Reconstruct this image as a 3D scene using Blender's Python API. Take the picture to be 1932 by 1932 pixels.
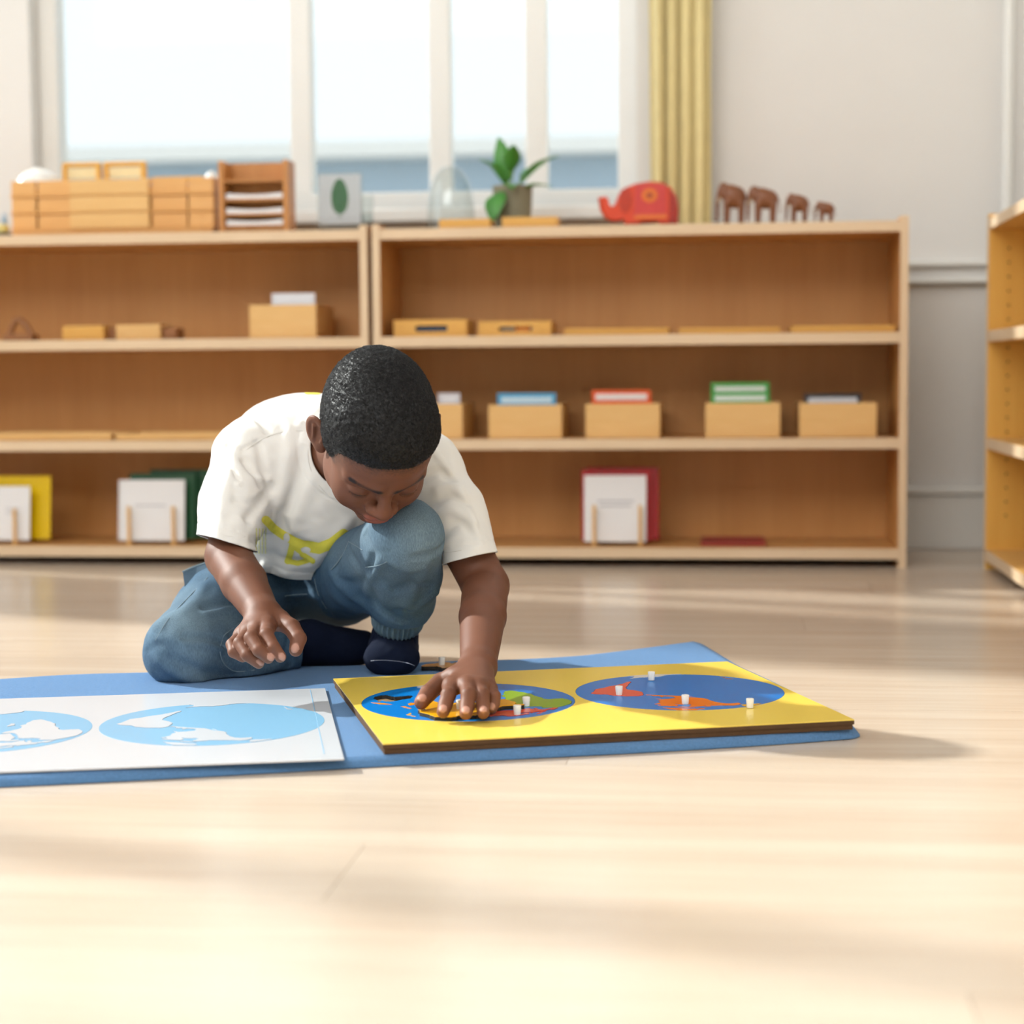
import bpy, bmesh, math, random
import numpy as np
from mathutils import Vector, Matrix
random.seed(7); rng = np.random.default_rng(7)
scene = bpy.context.scene
COL = scene.collection
for _o in list(bpy.data.objects): bpy.data.objects.remove(_o)

# ------------------------------------------------------------------ camera
FPX, CAMH, PIT, ROLL = 3463.6, .4448, .0757, -.0078
cam_d = bpy.data.cameras.new('camera'); cam = bpy.data.objects.new('camera', cam_d); COL.objects.link(cam)
cam_d.sensor_fit = 'HORIZONTAL'; cam_d.sensor_width = 36.0; cam_d.lens = FPX / 1932 * 36
cam.matrix_world = Matrix.Translation((0, 0, CAMH)) @ Matrix.Rotation(math.pi / 2 - PIT, 4, 'X') @ Matrix.Rotation(ROLL, 4, 'Z')
cam_d.clip_start = .05; cam_d.clip_end = 200
cam_d.dof.use_dof = True; cam_d.dof.focus_distance = 2.43; cam_d.dof.aperture_fstop = 3.1; cam_d.dof.aperture_blades = 9
scene.camera = cam
cy = scene.cycles
cy.max_bounces = 6; cy.diffuse_bounces = 3; cy.glossy_bounces = 2; cy.transmission_bounces = 4; cy.transparent_max_bounces = 8; cy.volume_bounces = 0
cy.caustics_reflective = False; cy.caustics_refractive = False; cy.use_adaptive_sampling = True; cy.adaptive_threshold = .08; cy.adaptive_min_samples = 12; cy.sample_clamp_indirect = 4.0
scene.view_settings.view_transform = 'Standard'; scene.view_settings.look = 'None'
scene.view_settings.exposure = 0.1; scene.view_settings.gamma = 1.0; scene.view_settings.use_curve_mapping = False

# ------------------------------------------------------------------ room frame (aligned with the long shelves)
KX, KY, KTH = -.3162, 4.236, -.1137
KE = np.array([math.cos(KTH), math.sin(KTH)]); KN = np.array([-math.sin(KTH), math.cos(KTH)])
def K2W(s, d, z=0.):
    q = np.array([KX, KY]) + KE * s + KN * d
    return Vector((q[0], q[1], z))

# ------------------------------------------------------------------ world, sun, window light
wd = bpy.data.worlds.new('sky'); scene.world = wd; wd.use_nodes = True
wn = wd.node_tree; wn.nodes.clear()
_out = wn.nodes.new('ShaderNodeOutputWorld'); _bg = wn.nodes.new('ShaderNodeBackground')
_bg.inputs['Color'].default_value = (.86, .93, 1.0, 1); _bg.inputs['Strength'].default_value = 1.15
wn.links.new(_bg.outputs[0], _out.inputs[0])

def add_light(name, kind, energy, color=(1, 1, 1), loc=(0, 0, 0), direction=None, size=None, size_y=None, angle=None, spread=None):
    l = bpy.data.lights.new(name, kind); l.energy = energy; l.color = color
    if kind == 'AREA':
        l.shape = 'RECTANGLE'; l.size = size; l.size_y = size_y
        if spread: l.spread = spread
    if angle is not None: l.angle = angle
    o = bpy.data.objects.new(name, l); COL.objects.link(o); o.location = loc
    if direction is not None: o.rotation_euler = Vector(direction).to_track_quat('-Z', 'Y').to_euler()
    return o
# low sun coming in through the tall windows of the left wall, a little from behind the boy
SUN_EL = math.radians(32); SUN_DIR = Vector((.90, -.43, 0)).normalized()
sun_vec = Vector((SUN_DIR.x * math.cos(SUN_EL), SUN_DIR.y * math.cos(SUN_EL), -math.sin(SUN_EL)))
add_light('sun', 'SUN', 6.0, (1, .98, .95), direction=sun_vec, angle=math.radians(1.6))
# daylight through the tall windows of the wall behind the photographer and of the left wall
add_light('daylight_front_window', 'AREA', 124, (1, .98, .955), loc=K2W(-.9, -5.52, 3.35), direction=(Vector((KN[0], KN[1], -.28))), size=4.2, size_y=1.9)
add_light('daylight_left_window', 'AREA', 34, (.93, .97, 1), loc=K2W(-3.56, -1.6, 2.3), direction=(Vector((KE[0], KE[1], -.12))), size=3.4, size_y=2.6)

# ------------------------------------------------------------------ helpers: camera-calibrated measuring
def ray(px, py):
    u0, v0 = px - 966., py - 966.
    cr, sr = math.cos(ROLL), math.sin(ROLL)
    u = (u0 * cr + v0 * sr) / FPX; v = (-u0 * sr + v0 * cr) / FPX
    c, s = math.cos(PIT), math.sin(PIT)
    return np.array([u, c - v * s, -(s + v * c)])
CO = np.array([0, 0, CAMH])
def P(px, py, Y):
    d = ray(px, py); return CO + d * (Y / d[1])
def F(px, py, z=0.):
    d = ray(px, py); return CO + d * ((z - CAMH) / d[2])
def BK(px, py, dd=0.):
    d = ray(px, py); t = (dd + KN @ [KX, KY]) / (KN @ d[:2]); p = CO + d * t
    return float(KE @ (p[:2] - [KX, KY])), float(p[2])

# ------------------------------------------------------------------ helpers: materials
def lin(c):
    if isinstance(c, str): c = tuple(int(c[i:i + 2], 16) for i in (0, 2, 4))
    return tuple(((v / 255) / 12.92 if v / 255 <= .04045 else ((v / 255 + .055) / 1.055) ** 2.4) for v in c) + (1,)
MATS = {}
def new_mat(name):
    m = bpy.data.materials.new(name); m.use_nodes = True
    n = m.node_tree.nodes; b = n['Principled BSDF']; return m, m.node_tree, b
def N(nt, kind, **kw):
    n = nt.nodes.new(kind)
    for k, v in kw.items():
        if k in n.inputs.keys() if hasattr(n.inputs, 'keys') else False: n.inputs[k].default_value = v
        else: setattr(n, k, v)
    return n
def plain(name, col, rough=.5, var=.06, scale=40, bump=.0, bscale=200, spec=.5, coat=0., metal=0., sheen=0.):
    """one colour with a little procedural mottling and optional fine relief"""
    if name in MATS: return MATS[name]
    m, nt, b = new_mat(name); c = lin(col)
    tc = N(nt, 'ShaderNodeTexCoord'); nz = N(nt, 'ShaderNodeTexNoise'); nz.inputs['Scale'].default_value = scale; nz.inputs['Detail'].default_value = 3
    nt.links.new(tc.outputs['Object'], nz.inputs['Vector'])
    mx = N(nt, 'ShaderNodeMix', data_type='RGBA')
    mx.inputs['A'].default_value = tuple(max(0, v * (1 - var)) for v in c[:3]) + (1,)
    mx.inputs['B'].default_value = tuple(min(1, v * (1 + var)) for v in c[:3]) + (1,)
    nt.links.new(nz.outputs['Fac'], mx.inputs['Factor']); nt.links.new(mx.outputs['Result'], b.inputs['Base Color'])
    b.inputs['Roughness'].default_value = rough; b.inputs['Specular IOR Level'].default_value = spec
    b.inputs['Coat Weight'].default_value = coat; b.inputs['Metallic'].default_value = metal; b.inputs['Sheen Weight'].default_value = sheen
    if bump:
        n2 = N(nt, 'ShaderNodeTexNoise'); n2.inputs['Scale'].default_value = bscale; n2.inputs['Detail'].default_value = 4
        nt.links.new(tc.outputs['Object'], n2.inputs['Vector'])
        bp = N(nt, 'ShaderNodeBump'); bp.inputs['Strength'].default_value = bump; bp.inputs['Distance'].default_value = .002
        nt.links.new(n2.outputs['Fac'], bp.inputs['Height']); nt.links.new(bp.outputs[0], b.inputs['Normal'])
    MATS[name] = m; return m
def wood(name, c1, c2, axis='X', scale=14, rough=.42, per_object=.0, spec=.5, fine=.35):
    """wood grain running along an axis"""
    if name in MATS: return MATS[name]
    m, nt, b = new_mat(name)
    tc = N(nt, 'ShaderNodeTexCoord'); mp = N(nt, 'ShaderNodeMapping')
    s = [scale] * 3; s['XYZ'.index(axis)] = scale * .07; mp.inputs['Scale'].default_value = s
    nt.links.new(tc.outputs['Object'], mp.inputs['Vector'])
    vec = mp.outputs[0]
    oi = N(nt, 'ShaderNodeObjectInfo')
    if per_object:
        ad = N(nt, 'ShaderNodeVectorMath', operation='ADD'); ml = N(nt, 'ShaderNodeVectorMath', operation='SCALE'); ml.inputs['Scale'].default_value = 37.
        cb = N(nt, 'ShaderNodeCombineXYZ'); [nt.links.new(oi.outputs['Random'], cb.inputs[i]) for i in range(3)]
        nt.links.new(cb.outputs[0], ml.inputs[0]); nt.links.new(vec, ad.inputs[0]); nt.links.new(ml.outputs[0], ad.inputs[1]); vec = ad.outputs[0]
    n1 = N(nt, 'ShaderNodeTexNoise'); n1.inputs['Scale'].default_value = 1.3; n1.inputs['Detail'].default_value = 5; n1.inputs['Distortion'].default_value = .6
    n2 = N(nt, 'ShaderNodeTexNoise'); n2.inputs['Scale'].default_value = 9; n2.inputs['Detail'].default_value = 3
    nt.links.new(vec, n1.inputs['Vector']); nt.links.new(vec, n2.inputs['Vector'])
    mt = N(nt, 'ShaderNodeMix', data_type='FLOAT'); mt.inputs['Factor'].default_value = fine
    nt.links.new(n1.outputs['Fac'], mt.inputs['A']); nt.links.new(n2.outputs['Fac'], mt.inputs['B'])
    rp = N(nt, 'ShaderNodeValToRGB'); rp.color_ramp.elements[0].position = .3; rp.color_ramp.elements[1].position = .7
    rp.color_ramp.elements[0].color = lin(c1); rp.color_ramp.elements[1].color = lin(c2)
    nt.links.new(mt.outputs['Result'], rp.inputs['Fac'])
    col = rp.outputs['Color']
    if per_object:
        hs = N(nt, 'ShaderNodeHueSaturation'); mr = N(nt, 'ShaderNodeMapRange'); mr.inputs['To Min'].default_value = 1 - per_object; mr.inputs['To Max'].default_value = 1 + per_object
        nt.links.new(oi.outputs['Random'], mr.inputs['Value']); nt.links.new(mr.outputs[0], hs.inputs['Value']); nt.links.new(col, hs.inputs['Color']); col = hs.outputs['Color']
    nt.links.new(col, b.inputs['Base Color']); b.inputs['Roughness'].default_value = rough; b.inputs['Specular IOR Level'].default_value = spec
    MATS[name] = m; return m
def glass(name, col=(.97, .99, .98), refl=.12, rough=.02):
    """thin clear pane: mostly lets light through, mirrors a little at grazing angles"""
    if name in MATS: return MATS[name]
    m = bpy.data.materials.new(name); m.use_nodes = True; nt = m.node_tree; nt.nodes.clear()
    o = N(nt, 'ShaderNodeOutputMaterial'); t = N(nt, 'ShaderNodeBsdfTransparent'); g = N(nt, 'ShaderNodeBsdfGlossy'); mx = N(nt, 'ShaderNodeMixShader'); fr = N(nt, 'ShaderNodeMath', operation='MULTIPLY_ADD'); lw = N(nt, 'ShaderNodeLayerWeight'); pw = N(nt, 'ShaderNodeMath', operation='POWER')
    lw.inputs['Blend'].default_value = .5; pw.inputs[1].default_value = 4; fr.inputs[1].default_value = .6; fr.inputs[2].default_value = refl * .15; nt.links.new(lw.outputs['Facing'], pw.inputs[0]); nt.links.new(pw.outputs[0], fr.inputs[0])
    t.inputs[0].default_value = col + (1,); g.inputs['Roughness'].default_value = rough
    nt.links.new(fr.outputs[0], mx.inputs[0]); nt.links.new(t.outputs[0], mx.inputs[1]); nt.links.new(g.outputs[0], mx.inputs[2]); nt.links.new(mx.outputs[0], o.inputs[0])
    MATS[name] = m; return m

# ------------------------------------------------------------------ helpers: meshes
def link(name, me, mat=None, parent=None, loc=None, rotz=None, smooth=False):
    o = bpy.data.objects.new(name, me); COL.objects.link(o)
    if mat is not None and len(me.materials) == 0: me.materials.append(mat)
    if parent is not None: o.parent = parent
    if loc is not None: o.location = loc
    if rotz is not None: o.rotation_euler = (0, 0, rotz)
    if smooth: me.polygons.foreach_set('use_smooth', [True] * len(me.polygons))
    return o
class MB:
    """collects shapes of ONE part"""
    def __init__(s): s.v = []; s.f = []
    def add(s, v, f):
        k = len(s.v); s.v += [tuple(map(float, a)) for a in v]; s.f += [tuple(i + k for i in a) for a in f]; return s
    def box(s, x0, x1, y0, y1, z0, z1, bev=.0):
        if bev <= 0:
            v = [(x, y, z) for z in (z0, z1) for y in (y0, y1) for x in (x0, x1)]
            return s.add(v, [(0, 2, 3, 1), (4, 5, 7, 6), (0, 1, 5, 4), (1, 3, 7, 5), (3, 2, 6, 7), (2, 0, 4, 6)])
        b = min(bev, .49 * min(abs(x1 - x0), abs(y1 - y0), abs(z1 - z0)))
        bm = bmesh.new(); bmesh.ops.create_cube(bm, size=1)
        for q in bm.verts: q.co = Vector(((x0 + x1) / 2 + q.co.x * (x1 - x0), (y0 + y1) / 2 + q.co.y * (y1 - y0), (z0 + z1) / 2 + q.co.z * (z1 - z0)))
        bmesh.ops.bevel(bm, geom=list(bm.edges), offset=b, segments=2, affect='EDGES', profile=.5)
        bm.verts.index_update(); s.add([q.co for q in bm.verts], [[q.index for q in f.verts] for f in bm.faces]); bm.free(); return s
    def lathe(s, prof, n=32, c=(0, 0, 0)):
        v = []; f = []; m = len(prof)
        for i in range(n):
            a = 2 * math.pi * i / n
            v += [(c[0] + r * math.cos(a), c[1] + r * math.sin(a), c[2] + z) for r, z in prof]
        for i in range(n):
            j = (i + 1) % n
            for k in range(m - 1): f.append((i * m + k, j * m + k, j * m + k + 1, i * m + k + 1))
        if prof[0][0] > 1e-6: f.append(tuple(i * m for i in range(n))[::-1])
        if prof[-1][0] > 1e-6: f.append(tuple(i * m + m - 1 for i in range(n)))
        return s.add(v, f)
    def prism(s, poly, z0, z1):
        """outline in x,y pulled up from z0 to z1"""
        a = sum(poly[i][0] * poly[(i + 1) % len(poly)][1] - poly[(i + 1) % len(poly)][0] * poly[i][1] for i in range(len(poly)))
        if a < 0: poly = poly[::-1]
        n = len(poly); v = [(x, y, z0) for x, y in poly] + [(x, y, z1) for x, y in poly]
        return s.add(v, [tuple(range(n))[::-1], tuple(range(n, 2 * n))] + [(i, (i + 1) % n, n + (i + 1) % n, n + i) for i in range(n)])
    def tube(s, pts, r, n=8, closed=False):
        pts = [np.array(p, float) for p in pts]; m = len(pts); rs = r if hasattr(r, '__len__') else [r] * m
        v = []; f = []; up = None
        for i in range(m):
            a = pts[i - 1] if (i or closed) else pts[i]; b = pts[(i + 1) % m] if (i < m - 1 or closed) else pts[i]
            t = b - a; t = t / (np.linalg.norm(t) + 1e-12)
            if up is None: up = np.array([0, 0, 1.]) if abs(t[2]) < .9 else np.array([1., 0, 0])
            x = np.cross(up, t); x /= np.linalg.norm(x) + 1e-12; up = np.cross(t, x)
            for k in range(n):
                q = 2 * math.pi * k / n; v.append(pts[i] + rs[i] * (math.cos(q) * x + math.sin(q) * up))
        for i in range(m if closed else m - 1):
            j = (i + 1) % m
            for k in range(n): f.append((i * n + k, i * n + (k + 1) % n, j * n + (k + 1) % n, j * n + k))
        if not closed: f += [tuple(range(n))[::-1], tuple(range((m - 1) * n, m * n))]
        return s.add(v, f)
    def mesh(s, name):
        me = bpy.data.meshes.new(name); me.from_pydata(s.v, [], s.f); me.update(); return me
    def build(s, name, mat, parent=None, smooth=False, loc=None, rotz=None):
        me = s.mesh(name); bm = bmesh.new(); bm.from_mesh(me); bmesh.ops.recalc_face_normals(bm, faces=bm.faces); bm.to_mesh(me); bm.free()
        o = link(name, me, mat, parent, loc, rotz)
        if smooth: smooth_by_angle(me)
        return o
def smooth_by_angle(me, ang=40):
    me.polygons.foreach_set('use_smooth', [True] * len(me.polygons))
    bm = bmesh.new(); bm.from_mesh(me); lim = math.radians(ang)
    for e in bm.edges:
        if len(e.link_faces) == 2 and e.calc_face_angle(0) > lim: e.smooth = False
    bm.to_mesh(me); bm.free()
def thing(name, label, cat, loc=(0, 0, 0), rotz=0, group=None):
    o = bpy.data.objects.new(name, None); COL.objects.link(o); o.location = loc; o.rotation_euler = (0, 0, rotz); o.empty_display_size = .05
    tag(o, label, cat, group); return o
def tag(o, label, cat, group=None):
    o['label'] = label; o['category'] = cat
    if group: o['group'] = group
    return o
def struct(o): o['kind'] = 'structure'; return o
def kroot(name, label, cat, s, d, z, rot=0, group=None): return thing(name, label, cat, K2W(s, d, z), KTH + rot, group)

# ------------------------------------------------------------------ shared materials
M_WALL = plain('painted_wall', 'e6e3df', .7, .02, 6)
M_CEIL = plain('ceiling_paint', 'eeece8', .8, .02, 6)
M_WHITE = plain('white_gloss_paint', 'ecebe7', .35, .02, 10)
M_FLOOR = wood('beech_floor', 'c2ae9a', 'd2c2b0', 'X', 9, .25, .035, .6, .3)
M_BIRCH = wood('birch_shelf', 'cb9252', 'd8a262', 'X', 10, .42)
M_BIRCHV = wood('birch_panel', 'c68a4a', 'd49a5a', 'Z', 10, .42)
M_EDGE = wood('birch_edge', 'd9bc97', 'e6cbab', 'X', 20, .45)
M_EDGEV = wood('birch_edge_upright', 'd9bc97', 'e6cbab', 'Z', 20, .45)
M_HONEY = wood('honey_panel', 'dca348', 'e9b65c', 'Z', 10, .42)
M_BAMBOO = wood('bamboo_box', 'dcab66', 'e9bf80', 'X', 30, .4)
M_BAMBOO2 = wood('amber_tray', 'd69c45', 'e2b05c', 'X', 30, .4)
M_TOYWOOD = wood('brown_toy_wood', '8a5a33', 'a0693c', 'X', 30, .45)
M_PAPER = plain('white_card', 'e9e7e8', .45, .01, 20)
# ================================================================== THE SETTING
SL, SR, DF, DB, CEIL = -3.6, 2.05, -5.55, .47, 4.6      # left, right, front (behind camera), back wall, ceiling
# floor: long beech boards laid side by side, each one its own piece
floor = struct(thing('floor', 'pale beech board floor of the classroom', 'floor', K2W(0, 0, 0), KTH)); del floor['category']
PW, PL = .185, 1.85
_mb = MB(); e = .0012
_mb.box(0, PL, 0, PW, -.02, 0.0, .0); plank_me = _mb.mesh('plank'); plank_me.materials.append(M_FLOOR)
row = 0; d = DB
while d > DF - PW:
    off = (row * .67) % PL
    s = SL - off - .02
    while s < SR:
        o = link('plank', plank_me, None, floor, (s, d - PW, 0)); o.scale = ((PL - .0006) / PL, (PW - .0005) / PW, 1)
        s += PL
    d -= PW; row += 1
MB().box(SL - .3, SR + .3, DF - .3, DB + .3, -.09, -.0202).build('subfloor', M_FLOOR, floor)

def kbox(name, mat, s0, s1, d0, d1, z0, z1, bev=0, kind=True):
    o = MB().box(s0, s1, d0, d1, z0, z1, bev).build(name, mat, None, loc=K2W(0, 0, 0), rotz=KTH)
    if kind: struct(o)
    return o
WT = .22
# back wall with a long window band above the shelves
WZ0, WZ1 = .86, 3.9                     # sill and head
wins = [(-3.35, -1.12), (-.98, .585)]    # two broad windows with a pier between
wb = MB()
wb.box(SL - .2, SR + .2, DB, DB + WT, 0, WZ0).box(SL - .2, SR + .2, DB, DB + WT, WZ1, CEIL)
edges = [SL - .2] + [v for w in wins for v in w] + [SR + .2]
for i in range(0, len(edges), 2): wb.box(edges[i], edges[i + 1], DB, DB + WT, WZ0, WZ1)
struct(wb.build('wall_back', M_WALL, None, loc=K2W(0, 0, 0), rotz=KTH))
kbox('wall_right', M_WALL, SR, SR + WT, DF - WT, DB, 0, CEIL)
# left wall with its windows
wl = MB(); lz0, lz1 = .9, 4.2; ld = (-3.9, .25)
wl.box(SL - WT, SL, DF - WT, DB + WT, 0, lz0).box(SL - WT, SL, DF - WT, DB + WT, lz1, CEIL).box(SL - WT, SL, DF - WT, ld[0], lz0, lz1).box(SL - WT, SL, ld[1], DB + WT, lz0, lz1)
struct(wl.build('wall_left', M_WALL, None, loc=K2W(0, 0, 0), rotz=KTH))
wf = MB(); fs = (-3.0, 1.2); fz = (2.4, 4.3)
wf.box(SL, SR, DF - WT, DF, 0, fz[0]).box(SL, SR, DF - WT, DF, fz[1], CEIL).box(SL, fs[0], DF - WT, DF, fz[0], fz[1]).box(fs[1], SR, DF - WT, DF, fz[0], fz[1])
struct(wf.build('wall_front', M_WALL, None, loc=K2W(0, 0, 0), rotz=KTH))
kbox('ceiling', M_CEIL, SL - WT, SR + WT, DF - WT, DB + WT, CEIL, CEIL + .15)

M_PANE = glass('window_glass')
def window(n, s0, s1, mull, plane='back'):
    w = struct(thing('window_%d' % n, 'white framed window', 'window', K2W(0, 0, 0), KTH)); del w['category']
    def bar(name, a0, a1, z0, z1, t0, t1, mat=M_WHITE, bev=.004):
        if plane == 'back': MB().box(a0, a1, DB + t0, DB + t1, z0, z1, bev).build(name, mat, w)
        elif plane == 'left': MB().box(SL - t1, SL - t0, a0, a1, z0, z1, bev).build(name, mat, w)
        else: MB().box(a0, a1, DF - t1, DF - t0, z0, z1, bev).build(name, mat, w)
    z0, z1 = {'back': (WZ0, WZ1), 'left': (lz0, lz1), 'front': fz}[plane]
    bar('window_frame', s0, s0 + .05, z0, z1, .06, .13); bar('window_frame', s1 - .05, s1, z0, z1, .06, .13)
    bar('window_frame', s0, s1, z0, z0 + .05, .06, .13); bar('window_frame', s0, s1, z1 - .05, z1, .06, .13)
    xs = [s0] + list(mull) + [s1]
    for m in mull: bar('mullion', m - .028, m + .028, z0 + .05, z1 - .05, .065, .125)
    for i in range(len(xs) - 1): bar('pane', xs[i] + .02, xs[i + 1] - .02, z0 + .045, z1 - .045, .094, .098, M_PANE, 0)
    if plane == 'back': MB().box(s0 - .03, s1 + .03, DB - .045, DB + .06, z0 - .035, z0 + .0, .006).build('window_sill', M_WHITE, w)
mx = [BK(x, 400, DB + .1)[0] for x in (835, 1015)]
window(1, wins[0][0], wins[0][1], [-2.6, -1.86])
window(2, wins[1][0], wins[1][1], [BK(575, 400, DB + .1)[0]] + mx)
window(3, ld[0], ld[1], [-2.55, -1.2], 'left')
window(4, fs[0], fs[1], [-2.0, -.9, .2], 'front')

# trims on the plain wall at the right: dado rails and skirting
t = kbox('trim_1', M_WHITE, .62, SR, DB - .022, DB, .697, .712, .004)
t = kbox('trim_2', M_WHITE, .62, SR, DB - .03, DB, .655, .668, .005)
kbox('baseboard_back', M_WHITE, SL, SR, DB - .02, DB, 0, .135, .004)
kbox('trim_3', M_WHITE, SL, SR, DB - .03, DB, .135, .155, .006)
kbox('baseboard_right', M_WHITE, SR - .02, SR, DF, DB - .03, 0, .15, .004)
# heating pipe in the corner
s_, z_ = BK(1900, 360, DB - .05)
pp = kroot('heating_pipe', 'white vertical heating pipe on the wall right of the shelves', 'pipe', s_, DB - .05, 0)
MB().lathe([(.0135, 0), (.0135, CEIL - .001)], 20).build('pipe_run', M_WHITE, pp, True)
for zz in (.35, 1.9): MB().lathe([(.0135, zz), (.019, zz + .003), (.019, zz + .022), (.0135, zz + .025)], 20).box(-.006, .006, .013, .049, zz + .004, zz + .02).build('pipe_clip', M_WHITE, pp, True)

# yellow curtain gathered at the right end of the window
M_CURT = plain('yellow_curtain', 'ead9a0', .85, .08, 30, .0, 900, .2, sheen=.3)
cs0, _ = BK(1228, 370, DB - .06); cs1, _ = BK(1343, 370, DB - .06)
cv = MB(); n = 90; zs = [.55 + .1 * k for k in range(35)]
V = []; Fc = []
for zi, z in enumerate(zs):
    for i in range(n + 1):
        a = i / n; w_ = .018 * math.sin(a * 2 * math.pi * 4.5 + .6) + .006 * math.sin(a * 31 + z * 1.3)
        V.append((cs0 + (cs1 - cs0) * a + .004 * math.sin(z * 3 + i), DB - .075 + w_, z))
for zi in range(len(zs) - 1):
    for i in range(n): Fc.append((zi * (n + 1) + i, zi * (n + 1) + i + 1, (zi + 1) * (n + 1) + i + 1, (zi + 1) * (n + 1) + i))
cur = kroot('curtain', 'pale yellow curtain gathered beside the window behind the red elephant', 'curtain', 0, 0, 0)
co = MB().add(V, Fc).build('curtain_cloth', M_CURT, cur, True); sd = co.modifiers.new('thick', 'SOLIDIFY'); sd.thickness = .0015
MB().tube([(cs0 - .05, DB - .075, 3.97), (cs1 + .05, DB - .075, 3.97)], .012, 12).build('curtain_rod', M_WHITE, cur, True)

# outside: yard, a low building across it
M_YARD = plain('paving', 'b9b7b2', .9, .08, 2); M_FAC = plain('pale_facade', 'c9cbc6', .8, .05, 2); M_FAC2 = plain('blue_grey_cladding', 'a9bccb', .7, .05, 2)
M_DARKWIN = plain('dark_window', '46505a', .2, .2, 1); M_GREYB = plain('grey_plinth', '8f8f86', .8, .1, 2)
kbox('ground_outside', M_YARD, -30, 30, DB + WT + .02, 40, -.9, -.6)
bl = kroot('building', 'low pale building with dark windows seen through the classroom window', 'building', 0, 13, -.6)
MB().box(-14, 16, 0, 5, 0, 2.35).build('lower_wall', M_GREYB, bl)
MB().box(-14, 16, .05, 5, 2.35, 3.05).build('upper_wall', M_FAC2, bl)
MB().box(-14.2, 16.2, -.25, 5.2, 3.05, 3.2).build('roof_edge', M_WHITE, bl)
_wm = MB().box(0, 1.15, -.03, .02, 1.75, 2.32).mesh('building_window'); _wm.materials.append(M_DARKWIN)
for k in range(13): link('building_window', _wm, None, bl, (-12.4 + k * 2.05, 0, 0))

# ================================================================== SHELF UNITS
LV = [.044, .293, .529, .775]; TH = .024; UD = .30; PT = .018; UH = .785
def shelf_unit(name, label, W, s, d, rot=0, panel=M_BIRCHV, shelfm=M_BIRCH, holes=False):
    u = kroot(name, label, 'shelf', s, d, 0, rot)
    for x in (0, W - PT):
        sp = MB().box(x, x + PT, .0015, UD, 0, UH, .0015).build('side_panel', panel, u)
        MB().box(x, x + PT, 0, .0016, 0, UH, .0004).build('front_edging', M_EDGEV, sp)
    MB().box(PT, W - PT, UD - .012, UD - .004, .02, LV[3]).build('back_panel', panel, u)
    for k, z in enumerate(LV):
        sh = MB().box(PT, W - PT, .0035, UD - .012, z - TH, z, .001).build('shelf_board', shelfm, u)
        MB().box(PT, W - PT, .002, .0037, z - TH, z, .0004).build('front_edging', M_EDGE, sh)
    if holes:
        hm = MB().lathe([(0, 0), (.0028, 0), (.0028, .0006), (0, .0006)], 10).mesh('peg_hole'); hm.materials.append(plain('hole_dark', '6b4a20', .8))
        k = 0; z = .12
        while z < .72:
            if min(abs(z - q + TH / 2) for q in LV) > .02:
                o = link('peg_hole', hm, None, u, (PT + .0003, .045, z)); o.rotation_euler = (0, math.pi / 2, 0)
            z += .031
    return u
shelf_unit('shelf_unit', 'long birch shelf unit right of the centre joint, under the elephants', 1.2076, 0, 0)
shelf_unit('shelf_unit', 'long birch shelf unit at left, under the stacked wooden trays', 1.2076, -1.2186, .001)
# unit standing at right angles along the right side; rotated so that it faces left
M_HSH = wood('honey_shelf', 'd9a75e', 'e3b56c', 'X', 10, .42)
shelf_unit('shelf_unit', 'honey coloured shelf unit at the right edge, facing left', 1.2, 1.378, .006, -math.pi / 2, M_HONEY, M_HSH, True)
# ================================================================== MAT, PUZZLE MAP, CONTROL CARD
MZ = .012                                   # height of the mat's pile
M_MAT = plain('blue_mat', '5d88b8', .95, .30, 420, 1.0, 900, .1, sheen=.15)
MATC = np.array([.430, 2.166]); MTH = .2; ME = np.array([math.cos(MTH), math.sin(MTH)]); MN = np.array([-math.sin(MTH), math.cos(MTH)])
def mat_edges(u):      # near and far edge (v) of the slightly wavy cloth at distance u (negative, to the left)
    v0 = -.003 + .032 * math.exp(u * 3.2) + .003 * math.sin(u * 9); v1 = .683 + .008 * math.sin(u * 7 + 1) + .012 * math.exp(u * 9)
    return v0, v1
nu, nv = 150, 84; top = []; bot = []
for i in range(nu + 1):
    u = -1.42 * i / nu
    v0, v1 = mat_edges(u)
    for j in range(nv + 1):
        b_ = j / nv; v = v0 + (v1 - v0) * b_
        e_ = min(b_ * (v1 - v0), (1 - b_) * (v1 - v0), -u, 1.42 + u)       # distance to the rim
        rim = math.sqrt(max(0, 1 - (1 - min(1, e_ / .011)) ** 2))
        z = .002 + (MZ - .002) * rim
        # the far right corner curls up a little; the near right corner is puffed by a fold
        cu = math.hypot(u + .0, v - .69); z += .017 * max(0, 1 - cu / .20) ** 1.5 * rim
        cu2 = math.hypot((u + .03) / 1.6, v - .012); z += .007 * max(0, 1 - cu2 / .045) * rim
        z += .0012 * math.sin(u * 23 + v * 7) * math.sin(v * 17 + 2) * rim if b_ > .75 or u < -1.2 else 0
        uu = u - .012 * (1 - math.cos(max(0, (b_ - .5)) * math.pi)) * 1.0 if i == 0 else u
        uu += .018 * math.sin(b_ * 3.1) * (1 + u / 1.42) ** 8
        for s_, rr_ in ((v1, .045), (v0, .02)):       # rounded right-hand corners
            a_, b2 = rr_ + uu, rr_ - abs(s_ - v)
            if a_ > 0 and b2 > 0:
                k_ = max(a_, b2) / math.hypot(a_, b2); uu = a_ * k_ - rr_; v = s_ - math.copysign(rr_ - b2 * k_, s_ - v) if s_ != v else s_ - (rr_ - b2 * k_) * (1 if s_ == v1 else -1)
        q = MATC + ME * uu + MN * v; top.append((q[0], q[1], z)); bot.append((q[0], q[1], max(.0006, z - MZ - .004)))
Vm = top + bot; Fm = []; w_ = nv + 1; nt_ = len(top)
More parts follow.
